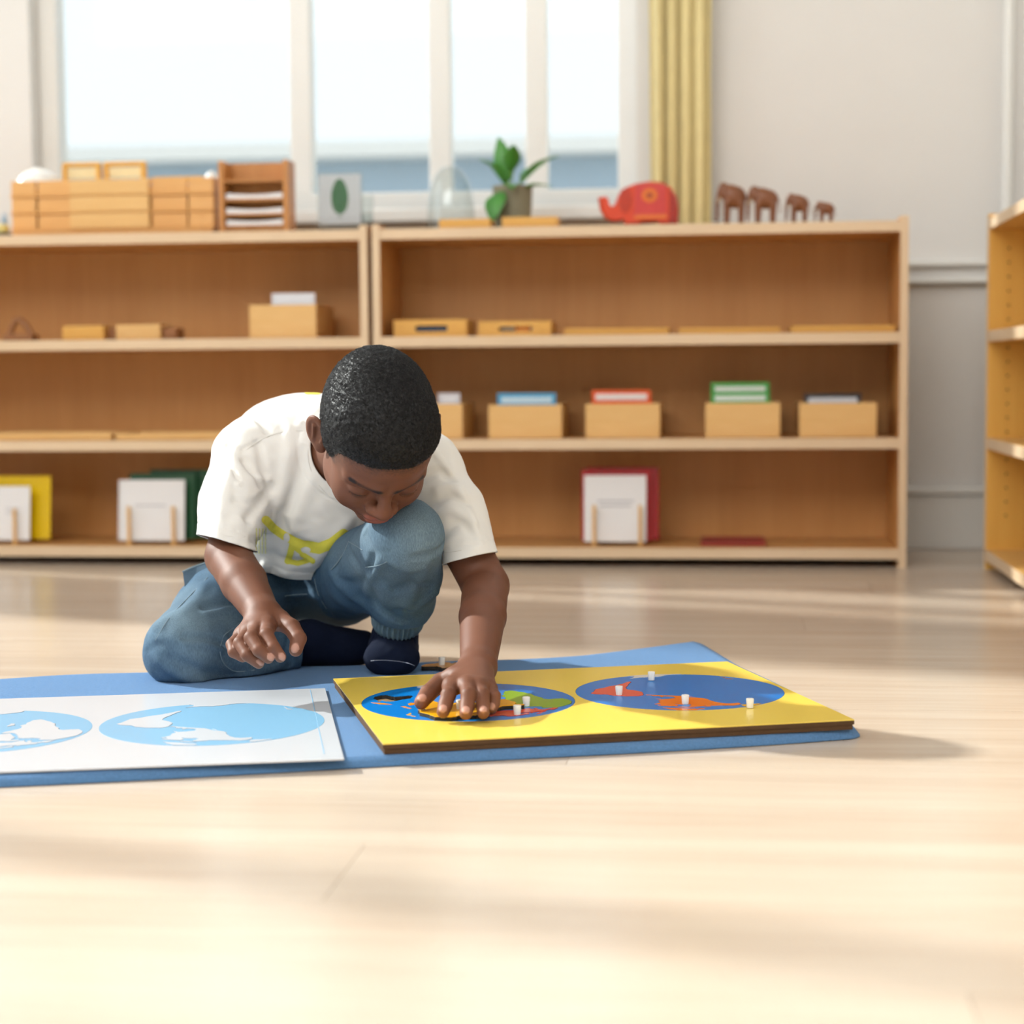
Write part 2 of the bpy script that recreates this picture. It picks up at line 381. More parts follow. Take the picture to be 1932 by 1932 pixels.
for i in range(nu):
    for j in range(nv):
        a = i * w_ + j; Fm.append((a, a + 1, a + w_ + 1, a + w_)); Fm.append((nt_ + a, nt_ + a + w_, nt_ + a + w_ + 1, nt_ + a + 1))
ring = [i * w_ for i in range(nu + 1)] + [nu * w_ + j for j in range(1, nv + 1)] + [i * w_ + nv for i in range(nu - 1, -1, -1)] + [j for j in range(nv - 1, 0, -1)]
for k in range(len(ring)):
    a, b_ = ring[k], ring[(k + 1) % len(ring)]; Fm.append((a, b_, nt_ + b_, nt_ + a))
mt = MB().add(Vm, Fm).build('work_mat', M_MAT, None)
mt.data.polygons.foreach_set('use_smooth', [True] * len(mt.data.polygons)); tag(mt, 'blue plush work mat spread on the floor under the two maps', 'mat')

# ---- outlines of the continents (longitude, latitude)
LAND = {
 'africa': [(-17,15),(-17,21),(-13,27),(-9,32),(-6,36),(0,36),(10,37),(11,33),(20,31),(25,32),(32,31),(34,28),(37,21),(39,16),(43,12),(51,12),(48,5),(41,-2),(39,-8),(40,-15),(35,-20),(35,-24),(32,-28),(27,-34),(20,-35),(18,-32),(14,-22),(12,-16),(13,-9),(9,-1),(9,4),(4,6),(-4,5),(-8,4),(-13,9)],
 'europe': [(-9,37),(-9,43),(-2,43),(-1,46),(-4,48),(2,51),(8,54),(9,57),(12,54.5),(20,55),(24,58),(29,60),(22,60.5),(25,65),(21,64),(17,61),(16,57),(12,56),(10,59),(5,60),(12,66),(20,70),(30,71),(42,67),(45,68),(60,69),(67,69),(60,55),(55,50),(48,46),(40,46),(35,46),(30,46),(28,42),(24,40),(22,37),(19,42),(13,45),(18,40),(15,38),(10,44),(3,43),(0,39),(-3,37)],
 'asia': [(67,69),(72,73),(80,73),(100,77),(113,74),(130,71),(145,72),(157,70),(158,62),(150,59),(140,54),(135,44),(129,41),(127,36),(125,39),(121,39),(119,36),(122,31),(118,24),(109,21),(107,16),(109,12),(105,9),(102,12),(100,8),(103,2),(101,3),(98,9),(97,16),(92,22),(87,21),(80,15),(78,8),(74,15),(72,21),(67,24),(58,26),(54,26),(51,29),(49,30),(52,25),(57,24.5),(59,22),(55,17),(45,13),(42,17),(36,27),(35,31),(36,36),(27,37),(27,40),(35,42),(41,41),(48,42),(50,46),(55,50),(60,55)],
 'australia': [(114,-22),(114,-34),(118,-35),(124,-33),(131,-31),(138,-35),(144,-38),(150,-37),(153,-30),(152,-25),(146,-19),(142,-11),(140,-17),(136,-12),(131,-12),(126,-14),(122,-18)],
 'antarctica_e': [(-19,-72),(0,-70),(20,-69),(40,-68),(60,-67),(80,-67),(100,-66),(120,-66.5),(140,-67),(158,-71)] + [(158,-80),(158,-89),(-19,-89),(-19,-80)],
 'north_america': [(-168,66),(-160,70),(-140,70),(-125,70),(-110,68),(-95,70),(-85,69),(-82,66),(-94,60),(-92,57),(-82,55),(-79,52),(-78,58),(-72,61),(-65,59),(-56,52),(-66,49),(-61,46),(-67,44),(-74,40),(-76,35),(-81,31),(-80,25),(-84,30),(-90,29),(-97,27),(-97,21),(-91,18),(-87,21),(-88,16),(-83,15),(-83,10),(-79,9.5),(-80,7.5),(-84,9),(-92,14),(-105,20),(-110,28),(-114,31),(-110,23),(-117,32),(-122,37),(-124,46),(-130,54),(-140,60),(-150,60),(-158,57),(-165,61)],
 'south_america': [(-78,8),(-72,12),(-62,10),(-52,5),(-50,0),(-40,-3),(-35,-7),(-39,-14),(-41,-22),(-48,-26),(-55,-34),(-62,-39),(-66,-45),(-69,-52),(-72,-54),(-75,-48),(-73,-38),(-71,-25),(-71,-18),(-77,-12),(-81,-5),(-80,1)],
 'antarctica_w': [(-21,-76),(-40,-77),(-60,-74),(-63,-66),(-68,-70),(-80,-73),(-100,-73),(-120,-74),(-140,-76),(-160,-78),(-180,-77),(-198,-71)] + [(-199,-80),(-199,-89),(-21,-89),(-21,-82)],
 'siberia': [(-199,70),(-190,70),(-180,69),(-171,66),(-180,63),(-190,60),(-196,58),(-199,60)],
 'greenland': [(-45,60),(-52,66),(-56,74),(-66,79),(-40,83),(-24,80),(-23,71),(-35,66)],
 'baffin': [(-65,62),(-74,67),(-84,73),(-72,71),(-63,66)], 'victoria': [(-116,69.5),(-118,73),(-106,73),(-104,69.5)], 'ellesmere': [(-80,77),(-92,80),(-70,83),(-66,80)],
 'new_zealand': [(-187,-35),(-182,-38),(-186,-42),(-192,-46.5),(-190,-43),(-186,-39)],
 'borneo': [(109,1),(114,4),(118,6),(118,1),(115,-4),(110,-2.5)], 'sumatra': [(95,5),(100,1),(105,-5),(102,-4),(97,2)], 'new_guinea': [(131,-1),(138,-2),(147,-7),(150,-10),(143,-8.5),(137,-6)],
 'philippines': [(120,17),(122,18),(124,13),(126,8),(122,8)], 'japan': [(131,32),(136,35),(140,36),(141,41),(144,43.5),(141,45),(139,38),(133,35)], 'madagascar': [(44,-17),(49,-13),(50,-16),(47,-25),(44,-24)], 'britain': [(-5,50),(1,51),(0,54),(-3,58.5),(-6,57),(-4,53)],
}
def laea(lo, la, l0):
    a, p = math.radians(lo - l0), math.radians(la); k = math.sqrt(2 / max(1e-6, 1 + math.cos(p) * math.cos(a)))
    x, y = k * math.cos(p) * math.sin(a) / 1.41421, k * math.sin(p) / 1.41421
    return x, y
def densify(poly, n=3, jit=.006, seed=1):
    r = random.Random(seed); out = []
    for i in range(len(poly)):
        a, b_ = poly[i], poly[(i + 1) % len(poly)]
        for k in range(n):
            t_ = k / n; out.append((a[0] + (b_[0] - a[0]) * t_ + (r.uniform(-jit, jit) if k else 0), a[1] + (b_[1] - a[1]) * t_ + (r.uniform(-jit, jit) if k else 0)))
    return out
def outline(name, l0, c, R, jit=.008):
    """continent in the plane of the board: north towards the viewer, east to the left"""
    pts = densify([laea(lo, la, l0) for lo, la in LAND[name]], 3, jit, len(name))
    q = []
    for x, y in pts:
        m = math.hypot(x, y)
        if m > .992: x, y = x / m * .992, y / m * .992
        q.append((c[0] - x * R, c[1] - y * R))
    return q
from mathutils.geometry import tessellate_polygon
def area2(p): return sum(p[i][0] * p[(i + 1) % len(p)][1] - p[(i + 1) % len(p)][0] * p[i][1] for i in range(len(p)))
def slab(mb, outer, holes, z0, z1, bottom=True):
    """plate with cut-outs"""
    loops = [outer if area2(outer) > 0 else outer[::-1]] + [h_ if area2(h_) < 0 else h_[::-1] for h_ in holes]
    flat = [p for l in loops for p in l]; n = len(flat)
    tri = tessellate_polygon([[Vector((x, y, 0)) for x, y in l] for l in loops])
    v = [(x, y, z1) for x, y in flat] + [(x, y, z0) for x, y in flat]; f = [tuple(t_) for t_ in tri]
    if bottom: f += [tuple(i + n for i in t_)[::-1] for t_ in tri]
    k = 0
    for l in loops:
        m = len(l)
        for i in range(m): a, b_ = k + i, k + (i + 1) % m; f.append((a + n, b_ + n, b_, a))
        k += m
    return mb.add(v, f)
def inset(poly, d):
    """pull an outline in by d"""
    if area2(poly) < 0: poly = poly[::-1]
    out = []; n = len(poly)
    for i in range(n):
        a, b_, c_ = np.array(poly[i - 1]), np.array(poly[i]), np.array(poly[(i + 1) % n])
        t_ = c_ - a; t_ = t_ / (np.linalg.norm(t_) + 1e-9); out.append(tuple(b_ + d * np.array([-t_[1], t_[0]])))
    return out
def circle(c, r, n=120): return [(c[0] + r * math.cos(2 * math.pi * i / n), c[1] + r * math.sin(2 * math.pi * i / n)) for i in range(n)]

BX, BY, BTH, BW, BD, GR = -.1489, 2.0627, .2178, .573, .4627, .1369
G1, G2 = (.1467, .2415), (.4298, .2415)
BZ = .025
M_YEL = plain('yellow_lacquer', 'f2d25a', .22, .02, 8, spec=.5); M_OCEAN = plain('ocean_blue_lacquer', '0475c6', .28, .03, 12, spec=.28)
M_MDF = plain('brown_board_edge', '503518', .8, .2, 120); M_CUT = plain('dark_cut_edge', '2a2620', .8, .3, 200)
bd = thing('puzzle_map', 'yellow wooden puzzle map board with two blue hemispheres in front of the boy', 'puzzle', (BX, BY, 0), BTH)
rect = [(0, 0), (BW, 0), (BW, BD), (0, BD)]
MB().box(.0015, BW - .0015, .0015, BD - .0015, MZ + .0006, BZ - .0062).build('base_board', M_MDF, bd)
fr = MB(); slab(fr, rect, [circle(G1, GR), circle(G2, GR)], BZ - .006, BZ - .0012); fr.build('frame_core', M_MDF, bd)
fr = MB(); slab(fr, rect, [circle(G1, GR), circle(G2, GR)], BZ - .0012, BZ); fr.build('yellow_face', M_YEL, bd)
pieces = {'africa': (70, G1, '7fa81e', 'green'), 'europe': (70, G1, 'd8402c', 'red'), 'asia': (70, G1, 'f5ae00', 'amber yellow'), 'antarctica_e': (70, G1, 'ddd8cf', 'pale'),
          'north_america': (-110, G2, 'f47a10', 'orange'), 'south_america': (-110, G2, 'df4936', 'red'), 'antarctica_w': (-110, G2, 'ddd8cf', 'pale'), 'siberia': (-110, G2, 'f0b000', 'yellow')}
OUT = {k: outline(k, v[0], v[1], GR) for k, v in pieces.items()}; OUT['australia'] = outline('australia', 70, G1, GR)
for c, names, in ((G1, ['africa', 'asia', 'australia']), (G2, ['north_america', 'south_america'])):
    oc = MB(); slab(oc, circle(c, GR - .0004), [OUT[n_] for n_ in names], BZ - .006, BZ - .0009); oc.build('ocean_core', M_CUT, bd)
    oc = MB(); slab(oc, circle(c, GR - .0004), [OUT[n_] for n_ in names], BZ - .0009, BZ); oc.build('ocean_disc', M_OCEAN, bd)
    MB().lathe([(0, BZ - .0062), (GR - .001, BZ - .0062), (GR - .001, BZ - .0058), (0, BZ - .0058)], 60, (c[0], c[1], 0)).build('recess_floor', plain('raw_plywood', 'caa77c', .7, .1, 60), bd)
# small islands printed on the oceans
for nm, l0, c, col in (('greenland', -110, G2, 'f47a10'), ('baffin', -110, G2, 'f47a10'), ('victoria', -110, G2, 'f47a10'), ('ellesmere', -110, G2, 'f47a10'), ('new_zealand', -110, G2, 'b5713a'),
                       ('borneo', 70, G1, 'f08c10'), ('sumatra', 70, G1, 'f08c10'), ('new_guinea', 70, G1, 'f08c10'), ('philippines', 70, G1, 'f08c10'), ('japan', 70, G1, 'f5ae00'), ('madagascar', 70, G1, '7fa81e'), ('britain', 70, G1, 'd8402c')):
    m_ = MB(); slab(m_, outline(nm, l0, c, GR), [], BZ - .0002, BZ + .0003, False); m_.build('printed_island', plain('ink_' + col, col, .25, .03, 30), bd)
M_PEG = plain('white_peg', 'f2efe9', .35, .02, 30)
def board_local(p): # world -> board plane
    q = np.array(p[:2]) - [BX, BY]; return q[0] * math.cos(BTH) + q[1] * math.sin(BTH), -q[0] * math.sin(BTH) + q[1] * math.cos(BTH)
pegpx = {'africa': (993, 1332), 'europe': (976, 1349), 'asia': (868, 1345), 'north_america': (1293, 1328), 'south_america': (1168, 1311), 'antarctica_w': (1229, 1284), 'siberia': (1415, 1336)}
where = {'africa': 'Africa shaped green piece beside the boy\'s hand', 'europe': 'red Europe shaped puzzle piece near the boy\'s little finger', 'asia': 'amber yellow Asia shaped puzzle piece under the boy\'s hand', 'antarctica_e': 'pale Antarctica puzzle piece at the far rim of the left hemisphere',
         'north_america': 'orange North America puzzle piece in the right hemisphere', 'south_america': 'red South America puzzle piece in the right hemisphere', 'antarctica_w': 'pale Antarctica puzzle piece at the far rim of the right hemisphere', 'siberia': 'small yellow puzzle piece at the right rim of the right hemisphere'}
def piece(key, out, col, loc, rotz, z0, thick, pegxy, lift=None):
    c = np.mean(out, 0); t_ = thing('puzzle_piece', where[key], 'puzzle piece', loc, rotz, 'map puzzle pieces')
    loc2 = [(x, y) for x, y in inset(out, .0006)]
    b_ = MB(); slab(b_, loc2, [], z0, z0 + thick - .0008); b_.build('cut_edge', M_CUT, t_)
    b_ = MB(); slab(b_, loc2, [], z0 + thick - .0008, z0 + thick); b_.build('painted_face', plain('face_' + col, col, .22, .03, 30), t_)
    if pegxy is not None:
        z = z0 + thick
        MB().lathe([(.0041, z), (.0050, z + .0108), (.0046, z + .0114), (0, z + .0114)], 20, (pegxy[0], pegxy[1], 0)).build('knob', M_PEG, t_, True)
    return t_
for k, (l0, c, col, _) in pieces.items():
    pg = board_local(F(*pegpx[k], BZ)) if k in pegpx else None
    z0, th_ = (BZ - .0055, .0057) if k in ('africa', 'asia', 'north_america', 'south_america') else (BZ + .0001, .0006)
    if k == 'asia': z0 = BZ - .0005
    t_ = piece(k, OUT[k], col, (BX, BY, 0), BTH, z0, th_, pg)
# Australia, taken out, lies on the mat behind the board
where['australia'] = 'brown Australia puzzle piece lying on the blue mat beside the sock'
pa = F(838, 1266, MZ + .001); ca = np.mean(OUT['australia'], 0)
oa = [((x - ca[0]), (y - ca[1])) for x, y in OUT['australia']]
piece('australia', oa, 'a9763d', (pa[0] - .004, pa[1] + .02, 0), BTH + 2.9, MZ + .0012, .0058, (.0, .0))

# ---- printed control card on the left half of the mat
M_CARD = plain('laminated_card', 'cdd0d6', .18, .01, 12); M_CBLUE = plain('pale_blue_print', '86b8da', .2, .01, 12); M_CLINE = plain('blue_grey_print', '7d93a8', .3, .02, 20); M_CRULE = plain('blue_rule', '8fbfe0', .3, .02, 20)
CTH = .1455; cw, cdp = .573, .468
cr_ = np.array([-.19, 2.029]) - cw * np.array([math.cos(CTH), math.sin(CTH)])
cd = thing('control_card', 'white printed world map card lying on the left half of the mat', 'map card', (cr_[0], cr_[1], 0), CTH)
c0 = MZ + .0014
MB().box(0, cw, 0, cdp, c0, c0 + .0022, .0006).build('card_sheet', M_CARD, cd)
def card_local(p):
    q = np.array(p[:2]) - cr_; return q[0] * math.cos(CTH) + q[1] * math.sin(CTH), -q[0] * math.sin(CTH) + q[1] * math.cos(CTH)
zt = c0 + .0022
eL, eR = card_local(F(187, 1372, zt)), card_local(F(613, 1362, zt)); CR_ = (eR[0] - eL[0]) / 2; C2 = ((eL[0] + eR[0]) / 2, .2385); C1 = (C2[0] - 2 * CR_ - .0085, .2385)
for c, l0, names in ((C1, 70, ['africa', 'europe', 'asia', 'australia', 'antarctica_e', 'madagascar', 'borneo', 'new_guinea']), (C2, -110, ['north_america', 'south_america', 'antarctica_w', 'siberia', 'greenland', 'baffin', 'new_zealand'])):
    m_ = MB(); slab(m_, circle(c, CR_), [], zt - .0002, zt + .00025, False); dsc = m_.build('printed_hemisphere', M_CBLUE, cd)
    for nm in names:
        o_ = outline(nm, l0, c, CR_)
        m_ = MB(); slab(m_, o_, [], zt, zt + .00045, False); m_.build('printed_outline', M_CLINE, dsc)
        m_ = MB(); slab(m_, inset(o_, .0007), [], zt, zt + .0007, False); m_.build('printed_land', M_CARD, dsc)
MB().box(cw - .0215, cw - .0205, .03, cdp - .012, zt - .0001, zt + .0003).build('printed_rule', M_CRULE, cd)
ln = MB()
for k in range(9): ln.box(.03 + k * .0125, .0395 + k * .0125, cdp - .016, cdp - .0145, zt - .0001, zt + .0003)
ln.build('printed_caption', M_CLINE, cd)
# ================================================================== THINGS ON THE SHELVES
def span(x0, x1, yt, yb, d):
    a, zb = BK(x0, yb, d); b_, _ = BK(x1, yb, d); _, zt_ = BK((x0 + x1) / 2, yt, d); _, zb_ = BK((x0 + x1) / 2, yb, d)
    base = min(LV, key=lambda q: abs(q - zb_)) + .0006     # the board it stands on
    return a, b_, zt_ - base
def open_box(parent, w, dp, h_, mat, t_=.007, slot=None):
    """wooden box open at the top: bottom, back, two sides, front"""
    MB().box(t_, w - t_, t_, dp - t_, 0, t_).build('box_bottom', mat, parent)
    for x in (0, w - t_): MB().box(x, x + t_, t_, dp - t_, 0, h_, .001).build('box_side', mat, parent)
    MB().box(0, w, dp - t_, dp, 0, h_, .001).build('box_back', mat, parent)
    if slot is None: MB().box(0, w, 0, t_, 0, h_, .001).build('box_front', mat, parent)
    else:
        x0, x1, z0, z1 = slot; r_ = (z1 - z0) / 2
        pts = [(x1 - r_ + r_ * math.cos(a), (z0 + z1) / 2 + r_ * math.sin(a)) for a in np.linspace(-math.pi / 2, math.pi / 2, 9)] + [(x0 + r_ - r_ * math.cos(a), (z0 + z1) / 2 + r_ * math.sin(a)) for a in np.linspace(math.pi / 2, -math.pi / 2, 9)]
        m_ = MB(); slab_(m_, [(0, 0), (w, 0), (w, h_), (0, h_)], [pts], 0, t_)
        m_.v = [(x, z, y) for x, y, z in m_.v]; m_.build('box_front', mat, parent)
def slab_(*a): return slab(*a)
LVT = {1: LV[0] + .0006, 2: LV[1] + .0006, 3: LV[2] + .0006, 4: LV[3] + .0006}
# ---- five card boxes on the third level and one on the left unit
cardboxes = [(790, 873, 762, 832, 2, 'd9d6dc', 'e9e6ea', (.40, .98), 20, 'bamboo card box with pale grey cards, just right of the boy\'s head'),
             (922, 1060, 764, 832, 2, '4ba3cf', 'cfe4f0', (.10, .95), 22, 'bamboo card box holding blue-edged cards'),
             (1105, 1245, 762, 832, 2, 'e2571b', 'f0eae6', (.07, .92), 26, 'bamboo card box holding orange-edged cards'),
             (1331, 1472, 760, 831, 2, '46a44a', 'e8efe6', (.07, .91), 38, 'bamboo card box holding tall green-edged cards'),
             (1508, 1654, 760, 830, 2, '2a2a30', 'dcdce2', (.07, .86), 17, 'bamboo card box holding black-edged cards, beside the right side panel'),
             (471, 597, 575, 637, 3, 'e2e1e6', 'e9e8ec', (.29, .99), 23, 'bamboo card box with white cards on the left unit\'s upper shelf')]
for x0, x1, yt, yb, lv, ec, fc, (ca, cb), tall, lab in cardboxes:
    dd = .035; a, b_, hh_ = span(x0, x1, yt, yb, dd); w = b_ - a; dp = .20
    t_ = kroot('card_box', lab, 'box', a, dd, LVT[lv], 0, 'bamboo card boxes'); open_box(t_, w, dp, hh_, M_BAMBOO)
    up = tall / 3464 * 4.2
    ctop = hh_ + up; n_ = 2 if tall > 30 else 1
    for k in range(n_ + 1):
        # each card stands in the box: coloured border and pale field
        y_ = .012 + .022 * k; z1 = ctop - (.0 if k == n_ else .021 * (n_ - k)) - (.002 if tall < 30 and k == 0 else 0)
        lab2 = ('front' if k == 0 else 'back' if k == n_ else 'middle') + ' card standing in the ' + lab.replace('bamboo ', '')
        c_ = kroot('card', ' '.join(lab2.split()[:15]), 'card', a + w * ca + (.004 if k == 0 else 0), dd + y_, LVT[lv] + .0075, 0, 'cards standing in the bamboo boxes')
        W2 = w * (cb - ca) - .008; H2 = z1 - .0075
        MB().box(0, W2, 0, .0016, 0, H2, .0004).build('card_border', plain('border_' + ec, ec, .5, .02, 30), c_)
        MB().box(.009, W2 - .009, -.0004, .0004, .006, H2 - .009).build('card_field', plain('field_' + fc, fc, .5, .02, 30), c_)
# ---- boxes with a slot in the front, upper shelf of the right unit
for x0, x1, yt, yb, sx, lab, fill in ((743, 881, 603, 637, (783, 845), 'low bamboo box with a dark blue cloth showing in its slot', 'blue'), (903, 1040, 606, 637, (941, 1005), 'low bamboo box with white and orange slips in its slot', 'mix')):
    dd = .03; a, b_, hh_ = span(x0, x1, yt, yb, dd); w = b_ - a
    t_ = kroot('slot_box', lab, 'box', a, dd, LVT[3], 0, 'low slotted boxes'); f0, f1 = (sx[0] - x0) / (x1 - x0) * w, (sx[1] - x0) / (x1 - x0) * w
    open_box(t_, w, .15, hh_, M_BAMBOO2, .008, (f0, f1, hh_ * .30, hh_ * .64)); MB().box(.008, w - .008, .008, .142, hh_ - .004, hh_ - .0005).build('box_lid', M_BAMBOO, t_)
    if fill == 'blue':
        c_ = kroot('folded_cloth', 'dark blue cloth folded inside the low bamboo box', 'cloth', a, dd, LVT[3] + .0085); MB().box(.012, w - .012, .0095, .13, 0, hh_ * .5, .006).build('cloth_fold', plain('navy_cloth', '1d4a70', .9, .1, 90), c_)
    else:
        for k, (cc, u0, u1, z0_, nm) in enumerate((('d9d7d6', .28, .52, 0, 'white paper slip at the left in the slotted bamboo box'), ('c9c6c8', .5, .74, 0, 'grey paper slip at the right in the slotted bamboo box'), ('e08a3a', .50, .70, 1, 'orange paper slip at the top of the slot in the bamboo box'))):
            c_ = kroot('paper_slip', nm, 'paper', a + w * u0, dd + .010 + .012 * (2 - k) * .5, LVT[3] + .0085); MB().box(0, w * (u1 - u0), 0, .004, 0, hh_ * (.48 + .1 * z0_), .001).build('slip', plain('slip_' + cc, cc, .6), c_)
# ---- shallow trays
def tray(lab, x0, x1, yt, yb, lv, dd=.03, mat=None, ends=False, dp=.17):
    a, b_, hh_ = span(x0, x1, yt, yb, dd); w = b_ - a; mat = mat or M_BAMBOO2
    t_ = kroot('tray', lab, 'tray', a, dd, LVT[lv], 0, 'shallow wooden trays')
    MB().box(0, w, 0, dp, 0, .004, .001).build('tray_bottom', mat, t_)
    for y in (0, dp - .007): MB().box(0, w, y, y + .007, .004, hh_, .0015).build('tray_rim', mat, t_)
    for x in (0, w - .007):
        m_ = MB().box(x, x + .007, .007, dp - .007, .004, hh_, .0015); m_.build('tray_end', mat, t_)
    return t_, w, hh_, a
t_, w, hh_, a = tray('shallow amber tray next to the slotted boxes', 1065, 1262, 619, 636, 3)
MB().box(w - .03, w - .008, .012, .04, .0045, hh_ + .002, .003).build('grip', M_TOYWOOD, t_)
tray('shallow amber tray in the middle of the right unit\'s upper shelf', 1281, 1472, 618, 635, 3)
tray('shallow amber tray at the right end of the right unit\'s upper shelf', 1493, 1690, 614, 632, 3)
tray('thin wooden tray at the left edge of the left unit\'s lower shelf', -60, 210, 818, 829, 2, .03, M_BAMBOO)
tray('thin wooden tray on the left unit\'s lower shelf, behind the boy\'s shoulder', 217, 424, 818, 829, 2, .03, M_BAMBOO)
t_, w, hh_, a = tray('flat dark red tray on the lowest shelf of the right unit', 1322, 1445, 1023, 1035, 1, .05, plain('dark_red_wood', '9c2b24', .4, .1, 40), dp=.15)
# ---- small things on the left unit's upper shelf
dd = .05
a, b_, hh_ = span(117, 196, 615, 635, dd); t_ = kroot('wooden_block', 'yellow wooden block lying left of the block with brown ends', 'block', a, dd, LVT[3]); MB().box(0, b_ - a, 0, .09, 0, hh_, .003).build('block_body', M_BAMBOO2, t_); MB().box(.006, b_ - a - .006, .004, .086, hh_, hh_ + .0012, .0005).build('block_lid', M_BAMBOO, t_)
a, b_, hh_ = span(196, 328, 612, 635, dd); t_ = kroot('wooden_case', 'pale wooden case with brown end grips on the left unit', 'box', a, dd + .01, LVT[3]); w = b_ - a
MB().box(w * .15, w * .79, 0, .09, 0, hh_, .003).build('case_body', M_BAMBOO, t_); MB().box(.0, w * .15, .012, .078, 0, hh_ * .8, .004).build('end_grip', M_TOYWOOD, t_); MB().box(w * .79, w, .012, .078, 0, hh_ * .78, .004).build('end_grip', M_TOYWOOD, t_)
a, b_, hh_ = span(4, 60, 598, 634, dd); t_ = kroot('wooden_stamp', 'small brown wooden holder with an arched handle at the left edge', 'wooden holder', a, dd, LVT[3]); w = b_ - a
MB().box(0, w, 0, .05, 0, hh_ * .28, .003).build('holder_base', M_TOYWOOD, t_)
MB().tube([(w * .12, .025, hh_ * .2), (w * .2, .025, hh_ * .55), (w * .36, .025, hh_ * .88), (w * .52, .025, hh_ * .9), (w * .72, .025, hh_ * .6), (w * .88, .025, hh_ * .2)], .0075, 10).build('arched_handle', M_TOYWOOD, t_, True)
# ---- card sets on wooden stands, lowest shelf
def card_stand(lab, x0, x1, yt, yb, legs, back, col, plastic=0):
    dd = .04; a, b_, hh_ = span(x0, x1, yt, yb, dd); w = b_ - a
    t_ = kroot('card_stand', lab, 'stand', a, dd, LVT[1], 0, 'little wooden card stands')
    for lx in legs:
        x = (lx - x0) / (x1 - x0) * w
        MB().box(x - .005, x + .005, 0, .13, 0, .008, .001).build('foot', M_BAMBOO, t_)
        MB().box(x - .004, x + .004, .002, .010, .008, hh_ * .52, .002).build('front_prong', M_BAMBOO, t_)
        MB().box(x - .004, x + .004, .115, .123, .008, hh_ * .6, .002).build('back_prong', M_BAMBOO, t_)
    xs = [(lx - x0) / (x1 - x0) * w for lx in legs]; MB().box(xs[0], xs[1], .05, .06, 0, .007, .001).build('crossbar', M_BAMBOO, t_)
    return a, dd, w, hh_
def leaning(name, lab, cat, a, dd, x, y, w, h_, mat, lean, grp, field=None, ring=None):
    o = kroot(name, lab, cat, a + x, dd + y, LVT[1] + .0086, 0, grp); hld = MB().box(0, w, 0, .003, 0, h_, .0008)
    hld.v = [(q[0], q[1] + q[2] * lean, q[2]) for q in hld.v]; hld.build('sheet', mat, o)
    if field:
        m_ = MB()
        for (u0, u1, v0, v1) in field: m_.box(w * u0, w * u1, -.0006, .0004, h_ * v0, h_ * v1)
        m_.v = [(q[0], q[1] + q[2] * lean, q[2]) for q in m_.v]; m_.build('printed_text', plain('faint_print', 'b9b8bd', .6), o)
    if ring:
        for k in range(ring): 
            z = h_ * (k + .5) / ring; MB().tube([(.004 + .004 * math.cos(q), z * lean + .0015 + .004 * math.sin(q), z) for q in np.linspace(0, 6.28, 9)[:-1]], .0006, 5, True).build('binding_ring', plain('wire', '8a8a8e', .4, metal=.8), o)
    return o
TXT = [(.22, .80, .60, .625), (.25, .75, .53, .555)]
M_RED = plain('red_plastic', 'b5161f', .25, .04, 20); M_GRN = plain('dark_green_plastic', '1f5233', .3, .05, 20); M_YLW = plain('yellow_plastic', 'ecc60e', .25, .04, 20)
a, dd, w, hh_ = card_stand('wooden stand holding red folders on the right unit\'s lowest shelf', 1093, 1240, 882, 1036, (1121, 1208), 0, 'red')
leaning('folder', 'red plastic folder at the back of the stand on the lowest shelf', 'folder', a, dd, .012, .06, w * .94, hh_ - .012, M_RED, .10, 'red folders', None)
leaning('folder', 'red plastic folder right behind the white sheet on the stand', 'folder', a, dd, .002, .035, w * .90, hh_ - .016, M_RED, .10, 'red folders', None)
leaning('printed_sheet', 'white sheet with two printed lines in front of the red folders', 'paper', a, dd, .010, .012, w * .80, hh_ - .028, M_PAPER, .10, 'sheets on stands', TXT)
a, dd, w, hh_ = card_stand('wooden stand holding dark green folders left of the boy', 220, 385, 888, 1030, (243, 327), 0, 'green')
leaning('folder', 'dark green folder at the back of the stand, sticking out right', 'folder', a, dd, w * .28, .065, w * .72, hh_ - .010, M_GRN, .10, 'green folders')
leaning('folder', 'dark green folder in front of the other green one', 'folder', a, dd, w * .08, .042, w * .76, hh_ - .018, M_GRN, .10, 'green folders')
leaning('ring_booklet', 'white ring-bound booklet on the stand left of the boy', 'booklet', a, dd, .0, .012, w * .76, hh_ - .032, M_PAPER, .10, 'sheets on stands', [(.25, .72, .57, .59)], 11)
a, dd, w, hh_ = card_stand('wooden stand holding a yellow folder at the left edge', -62, 85, 898, 1026, (-30, 27), 0, 'yellow')
leaning('folder', 'yellow plastic folder at the left edge of the lowest shelf', 'folder', a, dd, .03, .045, w - .034, hh_ - .012, M_YLW, .10, 'yellow folders')
leaning('printed_sheet', 'white sheet in front of the yellow folder at the left edge', 'paper', a, dd, .0, .012, w * .78, hh_ - .035, M_PAPER, .10, 'sheets on stands', [(.60, .85, .58, .60), (.60, .82, .50, .52)])

# ================================================================== THINGS ON TOP OF THE UNITS
TOPZ = LV[3] + .0006
